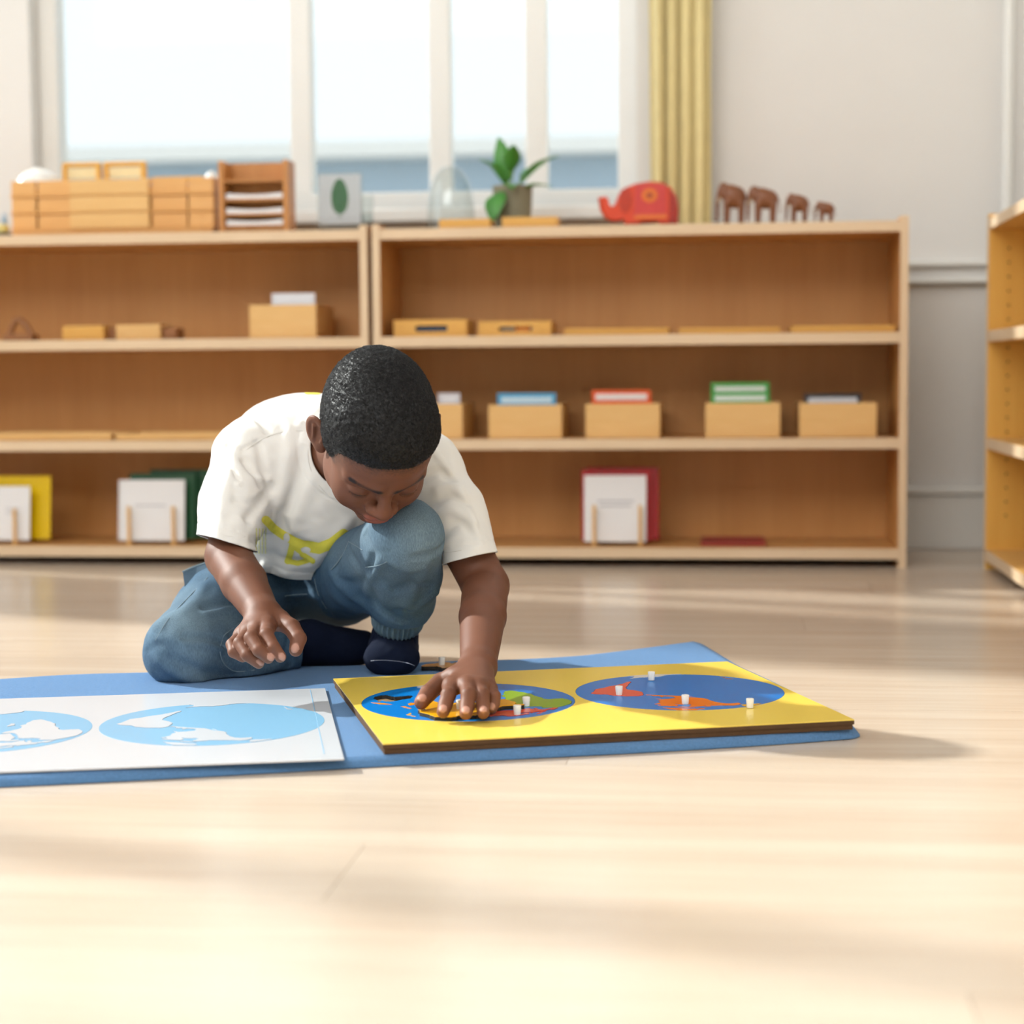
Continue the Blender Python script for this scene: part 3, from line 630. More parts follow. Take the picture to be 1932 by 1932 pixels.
# ---- three long wooden trays stacked at the left
dd = .05; a, b_, hh_ = span(20, 405, 338, 423, dd); w = b_ - a
M_STACK = wood('tray_stack', 'd99e58', 'e8b676', 'X', 22, .4)
o = kroot('base_board', 'flat wooden board under the three stacked trays', 'board', a + .004, dd - .004, TOPZ); MB().box(0, w - .008, 0, .19, 0, .0115, .002).build('board_slab', M_BIRCH, o); MB().box(.02, .06, .19, .194, .002, .0095, .001).build('board_end', M_EDGE, o)
th3 = (hh_ - .012) / 3
for k, lab in enumerate(('lowest of the three stacked wooden trays on the left unit', 'middle one of the three stacked wooden trays on the left unit', 'topmost of the three stacked wooden trays, carrying the white bowls')):
    t_ = kroot('stacking_tray', lab, 'tray', a, dd, TOPZ + .0121 + k * (th3 + .0002), 0, 'stacked wooden trays'); hk = th3 - .0004
    MB().box(0, w, 0, .18, 0, .005, .001).build('tray_bottom', M_STACK, t_)
    MB().box(.002, w * .125, .004, .012, .005, hk, .002).build('front_rail', M_STACK, t_); MB().box(w * .133, w * .29, .006, .014, .005, hk, .002).build('front_rail', M_STACK, t_)
    MB().box(w * .295, w * .685, -.004, .010, .003, hk, .002).build('front_handle', M_BAMBOO, t_)
    MB().box(w * .69, w * .865, .006, .014, .005, hk, .002).build('front_rail', M_STACK, t_); MB().box(w * .873, w - .002, .004, .012, .005, hk, .002).build('front_rail', M_STACK, t_)
    MB().box(0, w, .168, .18, .005, hk, .002).build('back_rail', M_STACK, t_)
    for x in (0, w - .008): MB().box(x, x + .008, .014, .168, .005, hk, .002).build('tray_end', M_STACK, t_)
zt3 = TOPZ + .0121 + 3 * (th3 + .0002)
M_BOWL = plain('white_porcelain', 'f3f1ed', .15, .01, 10)
def bowl(lab, px_, r_, h_):
    s_, _ = BK(px_, 340, dd + .08); o = kroot('bowl', lab, 'bowl', s_, dd + .085, zt3, 0, 'white bowls')
    pr = [(r_ * math.cos(q) , h_ * math.sin(q)) for q in np.linspace(0, math.pi / 2 - .25, 12)]
    MB().lathe([(r_ - .004, .0005)] + pr + [(r_ * .25, h_ * .985), (r_ * .24, h_ * 1.06), (r_ * .16, h_ * 1.06), (r_ * .15, h_ * .96), (0, h_ * .96)], 36).build('bowl_shell', M_BOWL, o, True); MB().lathe([(r_ * 1.0, 0), (r_ * 1.03, .002), (r_ * 1.0, .005), (r_ * .96, .002)], 36).build('bowl_rim', M_BOWL, o, True)
bowl('white porcelain bowl turned over at the left end of the tray stack', 72, .052, .036); bowl('small white porcelain bowl at the right end of the tray stack', 398, .017, .022)
# golden wooden frames standing on the stack
M_GOLD = wood('golden_wood', 'e0a032', 'efbc55', 'Z', 30, .35)
for k, (x0, x1, lab) in enumerate(((118, 190, 'golden wooden frame next to the overturned white bowl'), (196, 275, 'golden wooden frame in the middle of the tray stack'))):
    s0, _ = BK(x0, 340, dd + .09); s1, _ = BK(x1, 340, dd + .09); o = kroot('picture_stand', lab, 'stand', s0, dd + .08, zt3 + .0003, 0, 'golden frames on the tray stack'); w2 = s1 - s0
    MB().box(0, w2, 0, .03, 0, .008, .002).build('frame_rail', M_GOLD, o); MB().box(0, w2, .008, .022, .04, .05, .002).build('frame_rail', M_GOLD, o)
    for x in (0, w2 - .011): MB().box(x, x + .011, .006, .024, .008, .04, .002).build('frame_post', M_GOLD, o)
    MB().box(.011, w2 - .011, .013, .016, .012, .038).build('frame_insert', plain('cream_insert', 'f0dfae', .5), o)
s0, _ = BK(280, 340, dd + .1); s1, _ = BK(388, 340, dd + .1); o = kroot('wooden_bar', 'long golden wooden bar lying on the tray stack before the window', 'bar', s0, dd + .1, zt3 + .0003); MB().box(0, s1 - s0, 0, .03, 0, .011, .003).build('bar_body', M_GOLD, o); MB().box(.01, s1 - s0 - .01, .006, .024, .011, .014, .001).build('bar_cap', M_BAMBOO, o)
# little toy at the very left edge
s0, _ = BK(-2, 420, dd); o = kroot('toy', 'small blue and yellow toy on a dark base at the left edge', 'toy', s0, dd, TOPZ); MB().box(-.02, .02, 0, .05, 0, .010, .002).build('toy_base', plain('dark_wood', '3a2a22', .5), o)
MB().lathe([(.013, .010), (.016, .018), (.012, .03), (.0, .032)], 20, (0, .025, 0)).build('toy_body', plain('toy_yellow', 'd8c678', .4), o, True); MB().lathe([(.004, .03), (.006, .04), (.003, .055), (0, .057)], 16, (0.004, .025, 0)).build('toy_head', plain('toy_blue', '7fa3c4', .4), o, True)
# ---- paper rack with four slots
dd = .03; a, b_, hh_ = span(413, 545, 302, 423, dd); w = b_ - a; o = kroot('paper_rack', 'brown wooden paper rack with three filled slots next to the tray stack', 'rack', a, dd, TOPZ)
M_RACK = wood('rack_wood', 'b97a3c', 'c98c4c', 'Z', 24, .4)
for x in (0, w - .013): MB().box(x, x + .013, 0, .07, 0, hh_, .0015).build('rack_side', M_RACK, o)
MB().box(.013, w - .013, .062, .07, 0, hh_).build('rack_back', M_RACK, o)
zz = [BK(480, y, dd)[1] - BK(480, 423, dd)[1] for y in (420, 411, 387, 359, 326)]
for z in (.002, zz[1] - .004, zz[2] - .006, zz[3] - .006, zz[4] - .002): MB().box(.013, w - .013, .004, .062, z, z + .005).build('rack_shelf', M_RACK, o)
for k, (z, lab) in enumerate(((zz[1] + .0018, 'lowest'), (zz[2] - .0002, 'middle'), (zz[3] - .0002, 'topmost'))):
    p_ = kroot('paper_stack', lab + ' stack of white paper in the brown paper rack', 'paper', a, dd, TOPZ + z, 0, 'paper in the rack')
    n1, n2 = 12, 2; top = [(.016 + (w - .032) * i / n1, .008 + .05 * j / n2, .0125 - .004 * math.cos((i / n1 - .5) * 3.1)) for i in range(n1 + 1) for j in range(n2 + 1)]; bt = [(x, y, 0) for x, y, _ in top]; L_ = len(top); ff = []
    for i in range(n1):
        for j in range(n2): q = i * (n2 + 1) + j; ff += [(q, q + n2 + 1, q + n2 + 2, q + 1), (L_ + q, L_ + q + 1, L_ + q + n2 + 2, L_ + q + n2 + 1)]
    for i in range(n1): q = i * (n2 + 1); ff += [(q, L_ + q, L_ + q + n2 + 1, q + n2 + 1), (q + n2, q + n2 + n2 + 1, L_ + q + n2 + n2 + 1, L_ + q + n2)]
    for j in range(n2): ff += [(j, j + 1, L_ + j + 1, L_ + j), (n1 * (n2 + 1) + j, L_ + n1 * (n2 + 1) + j, L_ + n1 * (n2 + 1) + j + 1, n1 * (n2 + 1) + j + 1)]
    MB().add(top, ff and [q for q in ff if max(q) < 2 * L_]).v if False else None
    m_ = MB(); m_.add(top + bt, ff); m_.build('sheets', M_PAPER, p_)
# ---- leaf card in a clear holder
dd = .07; a, b_, hh_ = span(601, 681, 328, 419, dd); w = b_ - a; o = kroot('leaf_card', 'card with a green leaf in a clear stand by the window', 'card', a, dd, TOPZ)
MB().box(0, w, .004, .006, .018, hh_, .0005).build('card_sheet', plain('lilac_white_card', 'd9d7dc', .5, .01, 10), o)
pl = [(w / 2 + w * .205 * math.sin(t1) * (1 if True else 0), 0) for t1 in (0,)]
cxl, czl = w * .5, hh_ * .62; lf = []
for q in np.linspace(0, 2 * math.pi, 40, endpoint=False):
    r1 = .30 * hh_ * math.cos(q); lf.append((cxl + w * .20 * math.sin(q) * (1 - .12 * math.cos(q)), czl + r1 * (1.0 if math.cos(q) > 0 else 1.05)))
m_ = MB(); m_.prism(lf, 0, .0012); m_.v = [(x, .0033 + z * .5, y) for x, y, z in m_.v]; m_.build('leaf_print', plain('leaf_green', '2f6b3c', .6, .08, 60), o)
MB().box(cxl - .0012, cxl + .0012, .0032, .0042, hh_ * .24, hh_ * .36).build('leaf_stem', plain('leaf_green', '2f6b3c'), o)
MB().box(0, w, .0030, .0042, hh_ * .225, hh_ * .232).build('printed_rule', plain('faint_print', 'b9b8bd', .6), o)
M_CLEAR = glass('clear_acrylic', (.95, .97, .97), .3, .03)
MB().box(-.003, w + .003, 0, .0022, .001, hh_ + .003).box(-.003, w + .003, .0075, .0095, .001, hh_ + .003).box(-.003, w + .003, 0, .05, 0, .0012).build('acrylic_stand', M_CLEAR, o)
# glass tumbler beside it
s0, _ = BK(688, 420, .11); o = kroot('tumbler', 'clear glass tumbler just right of the leaf card', 'glass', s0, .125, TOPZ); MB().lathe([(.0, 0), (.0165, 0), (.0195, .088), (.0182, .088), (.0155, .006), (0, .006)], 32).build('glass_wall', M_CLEAR, o, True); MB().lathe([(0, .0062), (.0156, .0062), (.0172, .045), (0, .045)], 24).build('water', glass('water', (.93, .97, .98), .15), o, True)
# ---- plant pot inside a glass dome-like vase
dd = .10; s0, _ = BK(962, 412, dd); a, b_, hh_ = span(924, 1000, 350, 412, dd); rr = (b_ - a) / 2
o = kroot('potted_plant', 'green leafy plant in a grey pot on the shelf before the window', 'plant', s0, dd + .06, TOPZ)
M_POT = plain('olive_grey_pot', '8d8871', .6, .08, 60); MB().lathe([(0, 0), (rr * .86, 0), (rr * .95, hh_ * .5), (rr, hh_ * 1.0), (rr * 1.02, hh_ * 1.04), (rr * .92, hh_ * 1.04), (rr * .88, hh_ * .9), (0, hh_ * .88)], 36).build('pot', M_POT, o, True); MB().lathe([(0, hh_ * .881), (rr * .87, hh_ * .885), (rr * .5, hh_ * .93), (0, hh_ * .94)], 24).build('soil', plain('soil', '4a3b2c', .95, .3, 200), o, True)
M_LEAF = plain('plant_leaf', '4c8f3a', .4, .2, 25); M_STEM = plain('plant_stem', '7f9a3f', .5, .1, 40)
rl = random.Random(5)
def leaf(base, dirv, up, L_, W_):
    base, dirv, up = map(lambda q: np.array(q, float), (base, dirv, up)); dirv /= np.linalg.norm(dirv); sd_ = np.cross(dirv, up); sd_ /= np.linalg.norm(sd_); up = np.cross(sd_, dirv); n_ = 9; v = []; f_ = []
    for i in range(n_ + 1):
        t1 = i / n_; wv = W_ * math.sin(math.pi * min(1, t1 * .96 + .02)) ** .8 * (1.15 - .5 * t1); c_ = base + dirv * L_ * t1 + up * (-.35 * L_ * t1 * t1)
        v += [c_ - sd_ * wv + up * wv * .25, c_, c_ + sd_ * wv + up * wv * .25]
    for i in range(n_):
        for j in (0, 1): q = i * 3 + j; f_.append((q, q + 1, q + 4, q + 3))
    m_ = MB().add(v, f_); ob = m_.build('leaf', M_LEAF, o, True); sdm = ob.modifiers.new('t', 'SOLIDIFY'); sdm.thickness = .0008
lv_spec = [(-.03, -.035, .105, -.25, -.6, -.75, .07, .026), (-.02, -.05, .11, -.25, -.8, -.75, .07, .022), (.0, -.03, .13, .1, -.7, .1, .06, .022), (.03, -.02, .12, .7, -.3, .3, .07, .02), (-.02, .02, .14, -.3, .2, .8, .08, .024), (.02, .03, .15, .4, .5, .8, .09, .024), (-.01, .0, .15, -.2, -.3, 1, .10, .026), (.03, .0, .16, .6, -.1, .7, .09, .024), (-.02, .0, .16, -.4, -.2, .6, .07, .02), (.0, -.02, .18, .1, -.5, .8, .08, .022)]
for (x, y, z, dx, dy, dz, L_, W_) in lv_spec:
    z2 = z * .72 + .01
    MB().tube([(x * .2, y * .2, hh_ * .9), (x * .6, y * .6, (hh_ * .9 + z2) / 2 + .01), (x, y, z2)], .0016, 6).build('stem', M_STEM, o, True); leaf((x, y, z2), (dx, dy, dz), (0, 0, 1) if abs(dz) < .9 else (0, -1, .2), L_, W_)
# clear glass cloche in front of the window, left of the plant
s0, _ = BK(850, 418, .13); _, _, gh = span(800, 900, 318, 418, .1); o = kroot('glass_cloche', 'clear glass bell cover left of the plant pot', 'glass', s0, .14, TOPZ)
rg = (BK(895, 418, .13)[0] - BK(805, 418, .13)[0]) / 2
pr = [(rg, .0), (rg, .03)] + [(rg * math.cos(q) ** .8, .03 + (gh - .02) * math.sin(q)) for q in np.linspace(0, 1.45, 14)]
MB().lathe(pr + [(r_ - .002, z) for r_, z in pr[::-1]] , 48).build('glass_bell', M_CLEAR, o, True); MB().lathe([(rg - .003, 0), (rg + .004, 0), (rg + .004, .005), (rg - .003, .005)], 48).build('rim_ring', M_CLEAR, o, True)
# ---- two small flat trays in front
for x0, x1, yt, yb, lab in ((828, 925, 413, 421, 'small flat wooden tray left in front of the plant pot'), (947, 1052, 409, 418, 'small flat wooden tray right in front of the plant pot')):
    dd = .012; a, b_, hh_ = span(x0, x1, yt, yb, dd); o = kroot('small_tray', lab, 'tray', a, dd, TOPZ, 0, 'small flat trays'); w = b_ - a
    MB().box(0, w, 0, .08, 0, .003, .001).build('tray_bottom', M_BAMBOO2, o)
    for y in (0, .075): MB().box(0, w, y, y + .005, .003, hh_, .001).build('tray_rim', M_BAMBOO2, o)
    for x in (0, w - .005): MB().box(x, x + .005, .005, .075, .003, hh_, .001).build('tray_end', M_BAMBOO2, o)
# ---- elephants
def mirror_extrude(poly, y0, y1, bevel=.3, layers=6):
    """side outline (x, z) given a rounded thickness in y"""
    c = np.mean(poly, 0); v = []; f_ = []; n_ = len(poly)
    for k in range(layers + 1):
        t1 = -1 + 2 * k / layers; sc = (1 - abs(t1) ** 4 * bevel * .35)
        for x, z in poly: v.append((c[0] + (x - c[0]) * sc, y0 + (y1 - y0) * (t1 + 1) / 2, c[1] + (z - c[1]) * sc))
    for k in range(layers):
        for i in range(n_): f_.append((k * n_ + i, k * n_ + (i + 1) % n_, (k + 1) * n_ + (i + 1) % n_, (k + 1) * n_ + i))
    f_ += [tuple(range(n_))[::-1], tuple(range(layers * n_, (layers + 1) * n_))]
    return v, f_
dd = .02; a, b_, hh_ = span(1128, 1281, 342, 415, dd); w = b_ - a
o = kroot('toy_elephant', 'red and orange painted wooden elephant with raised trunk', 'toy elephant', a, dd, TOPZ)
def EZ(pts): return [((x - 1128) / 153 * w, (415 - y) / 73 * hh_) for x, y in pts]
body_o = EZ([(1178, 415), (1174, 404), (1168, 408), (1152, 408), (1140, 402), (1131, 388), (1127, 366), (1140, 365), (1142, 376), (1150, 384), (1158, 380), (1166, 362), (1180, 350), (1200, 344), (1225, 341), (1248, 343), (1266, 352), (1277, 368), (1280, 390), (1278, 415), (1250, 415), (1246, 411), (1212, 411), (1206, 415)])
v_, f_ = mirror_extrude(body_o, 0, .055, .3); MB().add(v_, f_).build('elephant_body', plain('orange_red_paint', 'd5411a', .35, .1, 30), o, True)
def plaque(name, pts, col, y): m_ = MB(); m_.prism(EZ(pts), 0, .002); m_.v = [(x, y - .002 + z, q) for x, q, z in m_.v]; return m_.build(name, plain('paint_' + col, col, .35, .06, 40), o)
plaque('saddle_cloth', [(1200, 347), (1256, 347), (1258, 404), (1196, 404)], 'c93a35', .0)
plaque('saddle_border', [(1200, 398), (1258, 398), (1258, 405), (1194, 405)], 'e0702a', -.0006)
plaque('saddle_medallion', [(1226 + 15 * math.cos(q), 366 + 12 * math.sin(q)) for q in np.linspace(0, 6.28, 24)[:-1]], 'e0701f', -.0014)
plaque('saddle_medallion', [(1226 + 7 * math.cos(q), 366 + 5.5 * math.sin(q)) for q in np.linspace(0, 6.28, 20)[:-1]], 'a8481c', -.0028)
plaque('ear', [(1172, 356), (1188, 352), (1192, 372), (1188, 390), (1176, 394), (1168, 380)], 'b8300f', .0)
plaque('rear_panel', [(1263, 356), (1273, 368), (1276, 390), (1276, 411), (1263, 411)], '9f1d08', .0)
M_EL = wood('carved_dark_wood', '6a3d22', '8a532f', 'Z', 40, .35)
def carved(lab, x0, x1, yt, yb, ddx):
    dd = .04 + ddx; a, b_, hh_ = span(x0, x1, yt, yb, dd); w = b_ - a
    o = kroot('carved_elephant', lab, 'elephant figure', a, dd, TOPZ, 0, 'row of carved elephants')
    def V(x, y, z): return A3_(x * w, y * w, z * hh_)
    A3_ = lambda *q: np.array(q, float); s = min(w, hh_)
    def sdf(p):
        d = ell(p, V(.60, .0, .62), (.36 * w, .26 * w, .26 * hh_)); d = smin(d, ell(p, V(.45, 0, .68), (.24 * w, .24 * w, .24 * hh_)), .1 * s)
        d = smin(d, ell(p, V(.24, 0, .78), (.17 * w, .16 * w, .19 * hh_)), .08 * s)
        for x in (.36, .80):
            for y in (-.13, .13): d = smin(d, rc(p, V(x, y, .5), V(x - .01, y, .05), .115 * w, .085 * w), .05 * s)
        d = smin(d, chain(p, [V(.14, 0, .76), V(.06, 0, .52), V(.05, 0, .25), V(.04, 0, .08)], [.085 * w, .065 * w, .05 * w, .035 * w], .03 * s), .05 * s)
        return np.maximum(d, .0005 - p[:, 2])
    v_, q_ = sdf_mesh(sdf, (-.1 * w, -.42 * w, -.004), (1.15 * w, .42 * w, 1.15 * hh_), s / 34, 1)
    ob = np_mesh('elephant_body', v_, q_, M_EL, None); ob.parent = o
    for sy in (-1, 1):
        e_ = MB(); pts = [(.30, .92), (.42, .86), (.46, .68), (.40, .52), (.32, .50), (.28, .66), (.25, .80)]
        e_.prism([(x * w, z * hh_) for x, z in pts], 0, .02 * w); e_.v = [(x, sy * (.185 * w) + z - .01 * w, y) for x, y, z in e_.v]; e_.build('ear', M_EL, o)
        MB().tube([V(.17, sy * .10, .62), V(.08, sy * .12, .52), V(.0, sy * .11, .50)], [.018 * w, .014 * w, .005 * w], 8).build('tusk', plain('ivory_wood', 'd9c49c', .4), o, True)
    MB().tube([V(.95, 0, .66), V(1.0, 0, .45), V(1.0, 0, .25)], .016 * w, 8).build('tail', M_EL, o, True)
BODY_H, CLOTH_H, HAIR_H = .0020, .0031, .0024
# ================================================================== THE BOY
# smooth distance fields, meshed as one continuous surface
import openvdb
A3 = lambda *v: np.array(v, np.float64)
def smin(a, b, k):
    h = np.maximum(k - np.abs(a - b), 0) / k
    return np.minimum(a, b) - h * h * k * .25
def smax(a, b, k): return -smin(-a, -b, k)
def rc(p, a, b, r1, r2):
    ba = b - a; t = np.clip(((p - a) @ ba) / (ba @ ba), 0, 1)
    q = p - a - t[:, None] * ba
    return np.sqrt((q * q).sum(1)) - (r1 + (r2 - r1) * t)
def chain(p, pts, rs, k=.01):
    d = None
    for i in range(len(pts) - 1):
        e = rc(p, pts[i], pts[i + 1], rs[i], rs[i + 1]); d = e if d is None else smin(d, e, k)
    return d
def ell(p, c, r, R=None):
    q = p - c
    if R is not None: q = q @ R
    r = np.asarray(r); k0 = np.sqrt(((q / r) ** 2).sum(1)); k1 = np.sqrt(((q / (r * r)) ** 2).sum(1)) + 1e-9
    return k0 * (k0 - 1) / k1
def local(p, c, R, fn):
    """evaluate a bounded shape only near it; far away its bounding ball is a safe distance"""
    q = p - c; d = np.sqrt((q * q).sum(1)) - R; m = d < .035
    if m.any(): d[m] = fn(p[m])
    return d
def folds(p, F_):
    e = np.zeros(len(p))
    for L, a, w in F_:
        lo, hi = L.min(0) - 2.5 * w, L.max(0) + 2.5 * w
        m = ((p > lo) & (p < hi)).all(1)
        if m.any(): e[m] += a * np.exp(-(polydist(p[m], L) / w) ** 2)
    return e
def polydist(p, pts):
    d = None
    for i in range(len(pts) - 1):
        e = rc(p, pts[i], pts[i + 1], 0, 0); d = e if d is None else np.minimum(d, e)
    return d
def hashnoise(p, f, seed=0):
    """smooth value noise, -1..1"""
    q = p * f + seed * 17.3; i = np.floor(q).astype(np.int64); w = q - i; w = w * w * (3 - 2 * w); out = 0
    for dx in (0, 1):
        for dy in (0, 1):
            for dz in (0, 1):
                hsh = ((i[:, 0] + dx) * 73856093 ^ (i[:, 1] + dy) * 19349663 ^ (i[:, 2] + dz) * 83492791 ^ (seed * 2654435761)) & 0x7fffffff
                hsh = (hsh * 1103515245 + 12345) & 0x7fffffff
                val = ((hsh >> 8) & 0xffff) / 32767.5 - 1
                out = out + val * (w[:, 0] if dx else 1 - w[:, 0]) * (w[:, 1] if dy else 1 - w[:, 1]) * (w[:, 2] if dz else 1 - w[:, 2])
    return out
def sdf_mesh(fn, lo, hi, h, proj=2):
    lo = np.array(lo); B = 4; H = h * B
    nb = np.ceil((np.array(hi) - lo) / H).astype(int)
    g = np.stack(np.meshgrid(*[np.arange(n) for n in nb], indexing='ij'), -1).reshape(-1, 3)
    dc = np.concatenate([fn(lo + (c + .5) * H) for c in np.array_split(g, max(1, len(g) // 200000))])
    act = np.abs(dc) < H * 1.25
    arr = np.repeat(np.repeat(np.repeat(np.where(dc < 0, -H, H).astype(np.float32).reshape(nb), B, 0), B, 1), B, 2)
    ga = g[act] * B; off = np.stack(np.meshgrid(*[np.arange(B)] * 3, indexing='ij'), -1).reshape(-1, 3)
    for c in np.array_split(ga, max(1, len(ga) // 4000)):
        idx = (c[:, None, :] + off[None]).reshape(-1, 3)
        arr[idx[:, 0], idx[:, 1], idx[:, 2]] = fn(lo + idx * h)
    gr = openvdb.FloatGrid(float(H)); gr.copyFromArray(arr)
    pts, quads = gr.convertToQuads(0.0)
    v = lo + np.asarray(pts, np.float64) * h; e = h * .4
    for _ in range(proj):
        d = np.concatenate([fn(c) for c in np.array_split(v, max(1, len(v) // 150000))])
        gd = np.zeros_like(v)
        for k in ((1, -1, -1), (-1, -1, 1), (-1, 1, -1), (1, 1, 1)):
            kk = np.array(k, float); gd += kk * np.concatenate([fn(c + kk * e) for c in np.array_split(v, max(1, len(v) // 150000))])[:, None]
        gd /= 4 * e; n2 = (gd * gd).sum(1) + 1e-3
        step = gd * (d / n2)[:, None]; L = np.linalg.norm(step, axis=1); step *= np.minimum(1, h * .8 / (L + 1e-9))[:, None]; v = v - step
    q = np.asarray(quads, np.int64)
    a, b, c = v[q[:, 0]], v[q[:, 1]], v[q[:, 2]]; vol = (np.cross(a - v.mean(0), b - v.mean(0)) * (c - v.mean(0))).sum()
    return v, (q if vol > 0 else q[:, ::-1])
def np_mesh(name, v, f, mat, parent, cols=None, smooth=True):
    me = bpy.data.meshes.new(name)
    me.vertices.add(len(v)); me.vertices.foreach_set('co', np.asarray(v, np.float32).ravel())
    f = [np.asarray(q) for q in f] if not isinstance(f, np.ndarray) else f
    tot = np.array([len(q) for q in f]) if not isinstance(f, np.ndarray) else np.full(len(f), f.shape[1])
    flat = np.concatenate(f) if not isinstance(f, np.ndarray) else f.ravel()
    me.loops.add(len(flat)); me.loops.foreach_set('vertex_index', flat.astype(np.int32))
    me.polygons.add(len(tot)); me.polygons.foreach_set('loop_start', np.concatenate([[0], np.cumsum(tot)[:-1]]).astype(np.int32))
    me.update(calc_edges=True); me.validate()
    if smooth: me.polygons.foreach_set('use_smooth', [True] * len(me.polygons))
    if cols is not None:
        a = me.color_attributes.new('Col', 'FLOAT_COLOR', 'POINT'); a.data.foreach_set('color', np.concatenate([cols, np.ones((len(v), 1))], 1).astype(np.float32).ravel())
    me.materials.append(mat); o = bpy.data.objects.new(name, me); COL.objects.link(o)
    if parent is not None:
        o.parent = parent; o.matrix_parent_inverse = Matrix.Translation(-Vector(parent.location))
    return o
def clip(v, f, g):
    """keep the part of a quad mesh where g > 0, with a clean cut edge"""
    tri = np.concatenate([f[:, [0, 1, 2]], f[:, [0, 2, 3]]]) if f.shape[1] == 4 else f
    pos = g[tri] > 0; n = pos.sum(1)
    keep = tri[n == 3]; mix = tri[(n == 1) | (n == 2)]; vv = list(v); gg = list(g); cache = {}; out = []
    def cut(a, b):
        k = (min(a, b), max(a, b))
        if k not in cache:
            t = g[a] / (g[a] - g[b]); cache[k] = len(vv); vv.append(v[a] + (v[b] - v[a]) * t)
        return cache[k]
    for t in mix:
        t = [int(x) for x in t]; poly = []
        for i in range(3):
            a, b = t[i], t[(i + 1) % 3]
            if g[a] > 0: poly.append(a)
            if (g[a] > 0) != (g[b] > 0): poly.append(cut(a, b))
        for i in range(1, len(poly) - 1): out.append((poly[0], poly[i], poly[i + 1]))
    allf = np.concatenate([keep, np.array(out, np.int64).reshape(-1, 3)])
    vv = np.array(vv); used = np.unique(allf); m = np.full(len(vv), -1); m[used] = np.arange(len(used))
    return vv[used], m[allf]
def march(fn, pxs, Y0=2.15, Y1=3.1):
    """where the sight line through a measured picture point meets a surface"""
    D = np.array([ray(*q) for q in pxs]); t = np.full(len(D), Y0)
    for _ in range(90):
        d = fn(CO + D * t[:, None]); t = np.minimum(t + np.clip(d, -.02, .03) * .75, Y1)
    return CO + D * t[:, None]
def dense_line(pts, n=5):
    pts = [np.array(q, float) for q in pts]; out = []
    for i in range(len(pts) - 1):
        p0 = pts[max(i - 1, 0)]; p1 = pts[i]; p2 = pts[i + 1]; p3 = pts[min(i + 2, len(pts) - 1)]
        for k in range(n):
            t = k / n; out.append(.5 * ((2 * p1) + (-p0 + p2) * t + (2 * p0 - 5 * p1 + 4 * p2 - p3) * t * t + (-p0 + 3 * p1 - 3 * p2 + p3) * t ** 3))
    out.append(pts[-1]); return out
def Rot(axis, a): return np.array(Matrix.Rotation(a, 3, axis))

PB = Vector((float(F(600, 1240)[0]), 2.72, 0))
person = thing('person', 'boy in white T-shirt and blue jeans kneeling over the yellow puzzle map', 'person', PB)

# ---------------------------------------------------------------- head frame
HC = P(711, 824, 2.455); HS = 1.0
HR = Rot('Z', math.radians(17)) @ Rot('X', math.radians(56))
def to_head(p): return (p - HC) @ HR / HS
def from_head(q): return HC + (np.asarray(q) * HS) @ HR.T
def cranium(q):
    d = ell(q, A3(0, .014, .026), (.0690, .092, .078))
    return smin(d, ell(q, A3(0, -.028, .030), (.0600, .062, .058)), .03)
def head(q):
    d = cranium(q)
    d = smin(d, ell(q, A3(0, -.030, -.038), (.0565, .052, .062)), .03)              # lower face
    ax = np.stack([np.abs(q[:, 0]), q[:, 1], q[:, 2]], 1)                            # mirrored half
    d = smin(d, ell(ax, A3(.034, -.054, -.036), (.025, .026, .029)), .022)           # cheeks
    d = smin(d, ell(ax, A3(.049, -.008, -.058), (.015, .028, .028)), .02)            # jaw corner
    d = smin(d, ell(q, A3(0, -.066, -.086), (.020, .016, .015)), .022)               # chin
    d = smin(d, rc(ax, A3(.010, -.0835, .0125), A3(.047, -.0655, .010), .0085, .006), .014)   # brow ridge
    d = smax(d, -ell(ax, A3(.031, -.094, -.007), (.017, .0135, .0105)), .012)        # eye hollows
    d = smin(d, ell(ax, A3(.031, -.0715, -.0065), (.0150, .0128, .0118)), .004)      # lids over the eyes
    d = smin(d, rc(q, A3(0, -.0845, .004), A3(0, -.1005, -.026), .0065, .0098), .010)  # nose ridge
    d = smin(d, ell(q, A3(0, -.1005, -.0300), (.0125, .0105, .0095)), .006)          # nose tip
    d = smin(d, ell(ax, A3(.0135, -.0915, -.0335), (.0085, .0105, .0078)), .006)     # wings of the nose
    d = smax(d, -ell(ax, A3(.0068, -.0985, -.0425), (.0040, .0052, .0042)), .003)    # nostrils
    d = smin(d, ell(q, A3(0, -.0765, -.0585), (.026, .0145, .0165)), .016)           # muzzle
    d = smin(d, ell(ax, A3(.0075, -.0895, -.0550), (.0125, .0070, .0052)), .005)     # upper lip
    d = smin(d, ell(q, A3(0, -.0885, -.0655), (.0165, .0075, .0062)), .005)          # lower lip
    d = smax(d, -rc(ax, A3(0, -.0975, -.0602), A3(.0235, -.0835, -.0612), .0016, .0012), .003)  # mouth line
    return d
def ear(q):
    ax = np.stack([np.abs(q[:, 0]), q[:, 1], q[:, 2]], 1); Re = Rot('Z', math.radians(-38)) @ Rot('X', math.radians(-12))
    r = (ax - A3(.0790, .014, -.008)) @ Re
    d = ell(r, A3(0, 0, .0), (.0060, .0190, .0300))
    d = smin(d, ell(r, A3(-.001, -.006, -.027), (.0055, .0085, .0085)), .006)        # lobe
    d = smax(d, -ell(r, A3(.0065, -.001, .005), (.0062, .0125, .0215)), .003)        # bowl
    d = smin(d, rc(r, A3(.0022, .002, .014), A3(.0022, .003, -.012), .0028, .0025), .003)   # inner fold
    d = smin(d, ell(r, A3(.0005, -.0125, -.006), (.0045, .0042, .0062)), .003)       # tragus
    return d

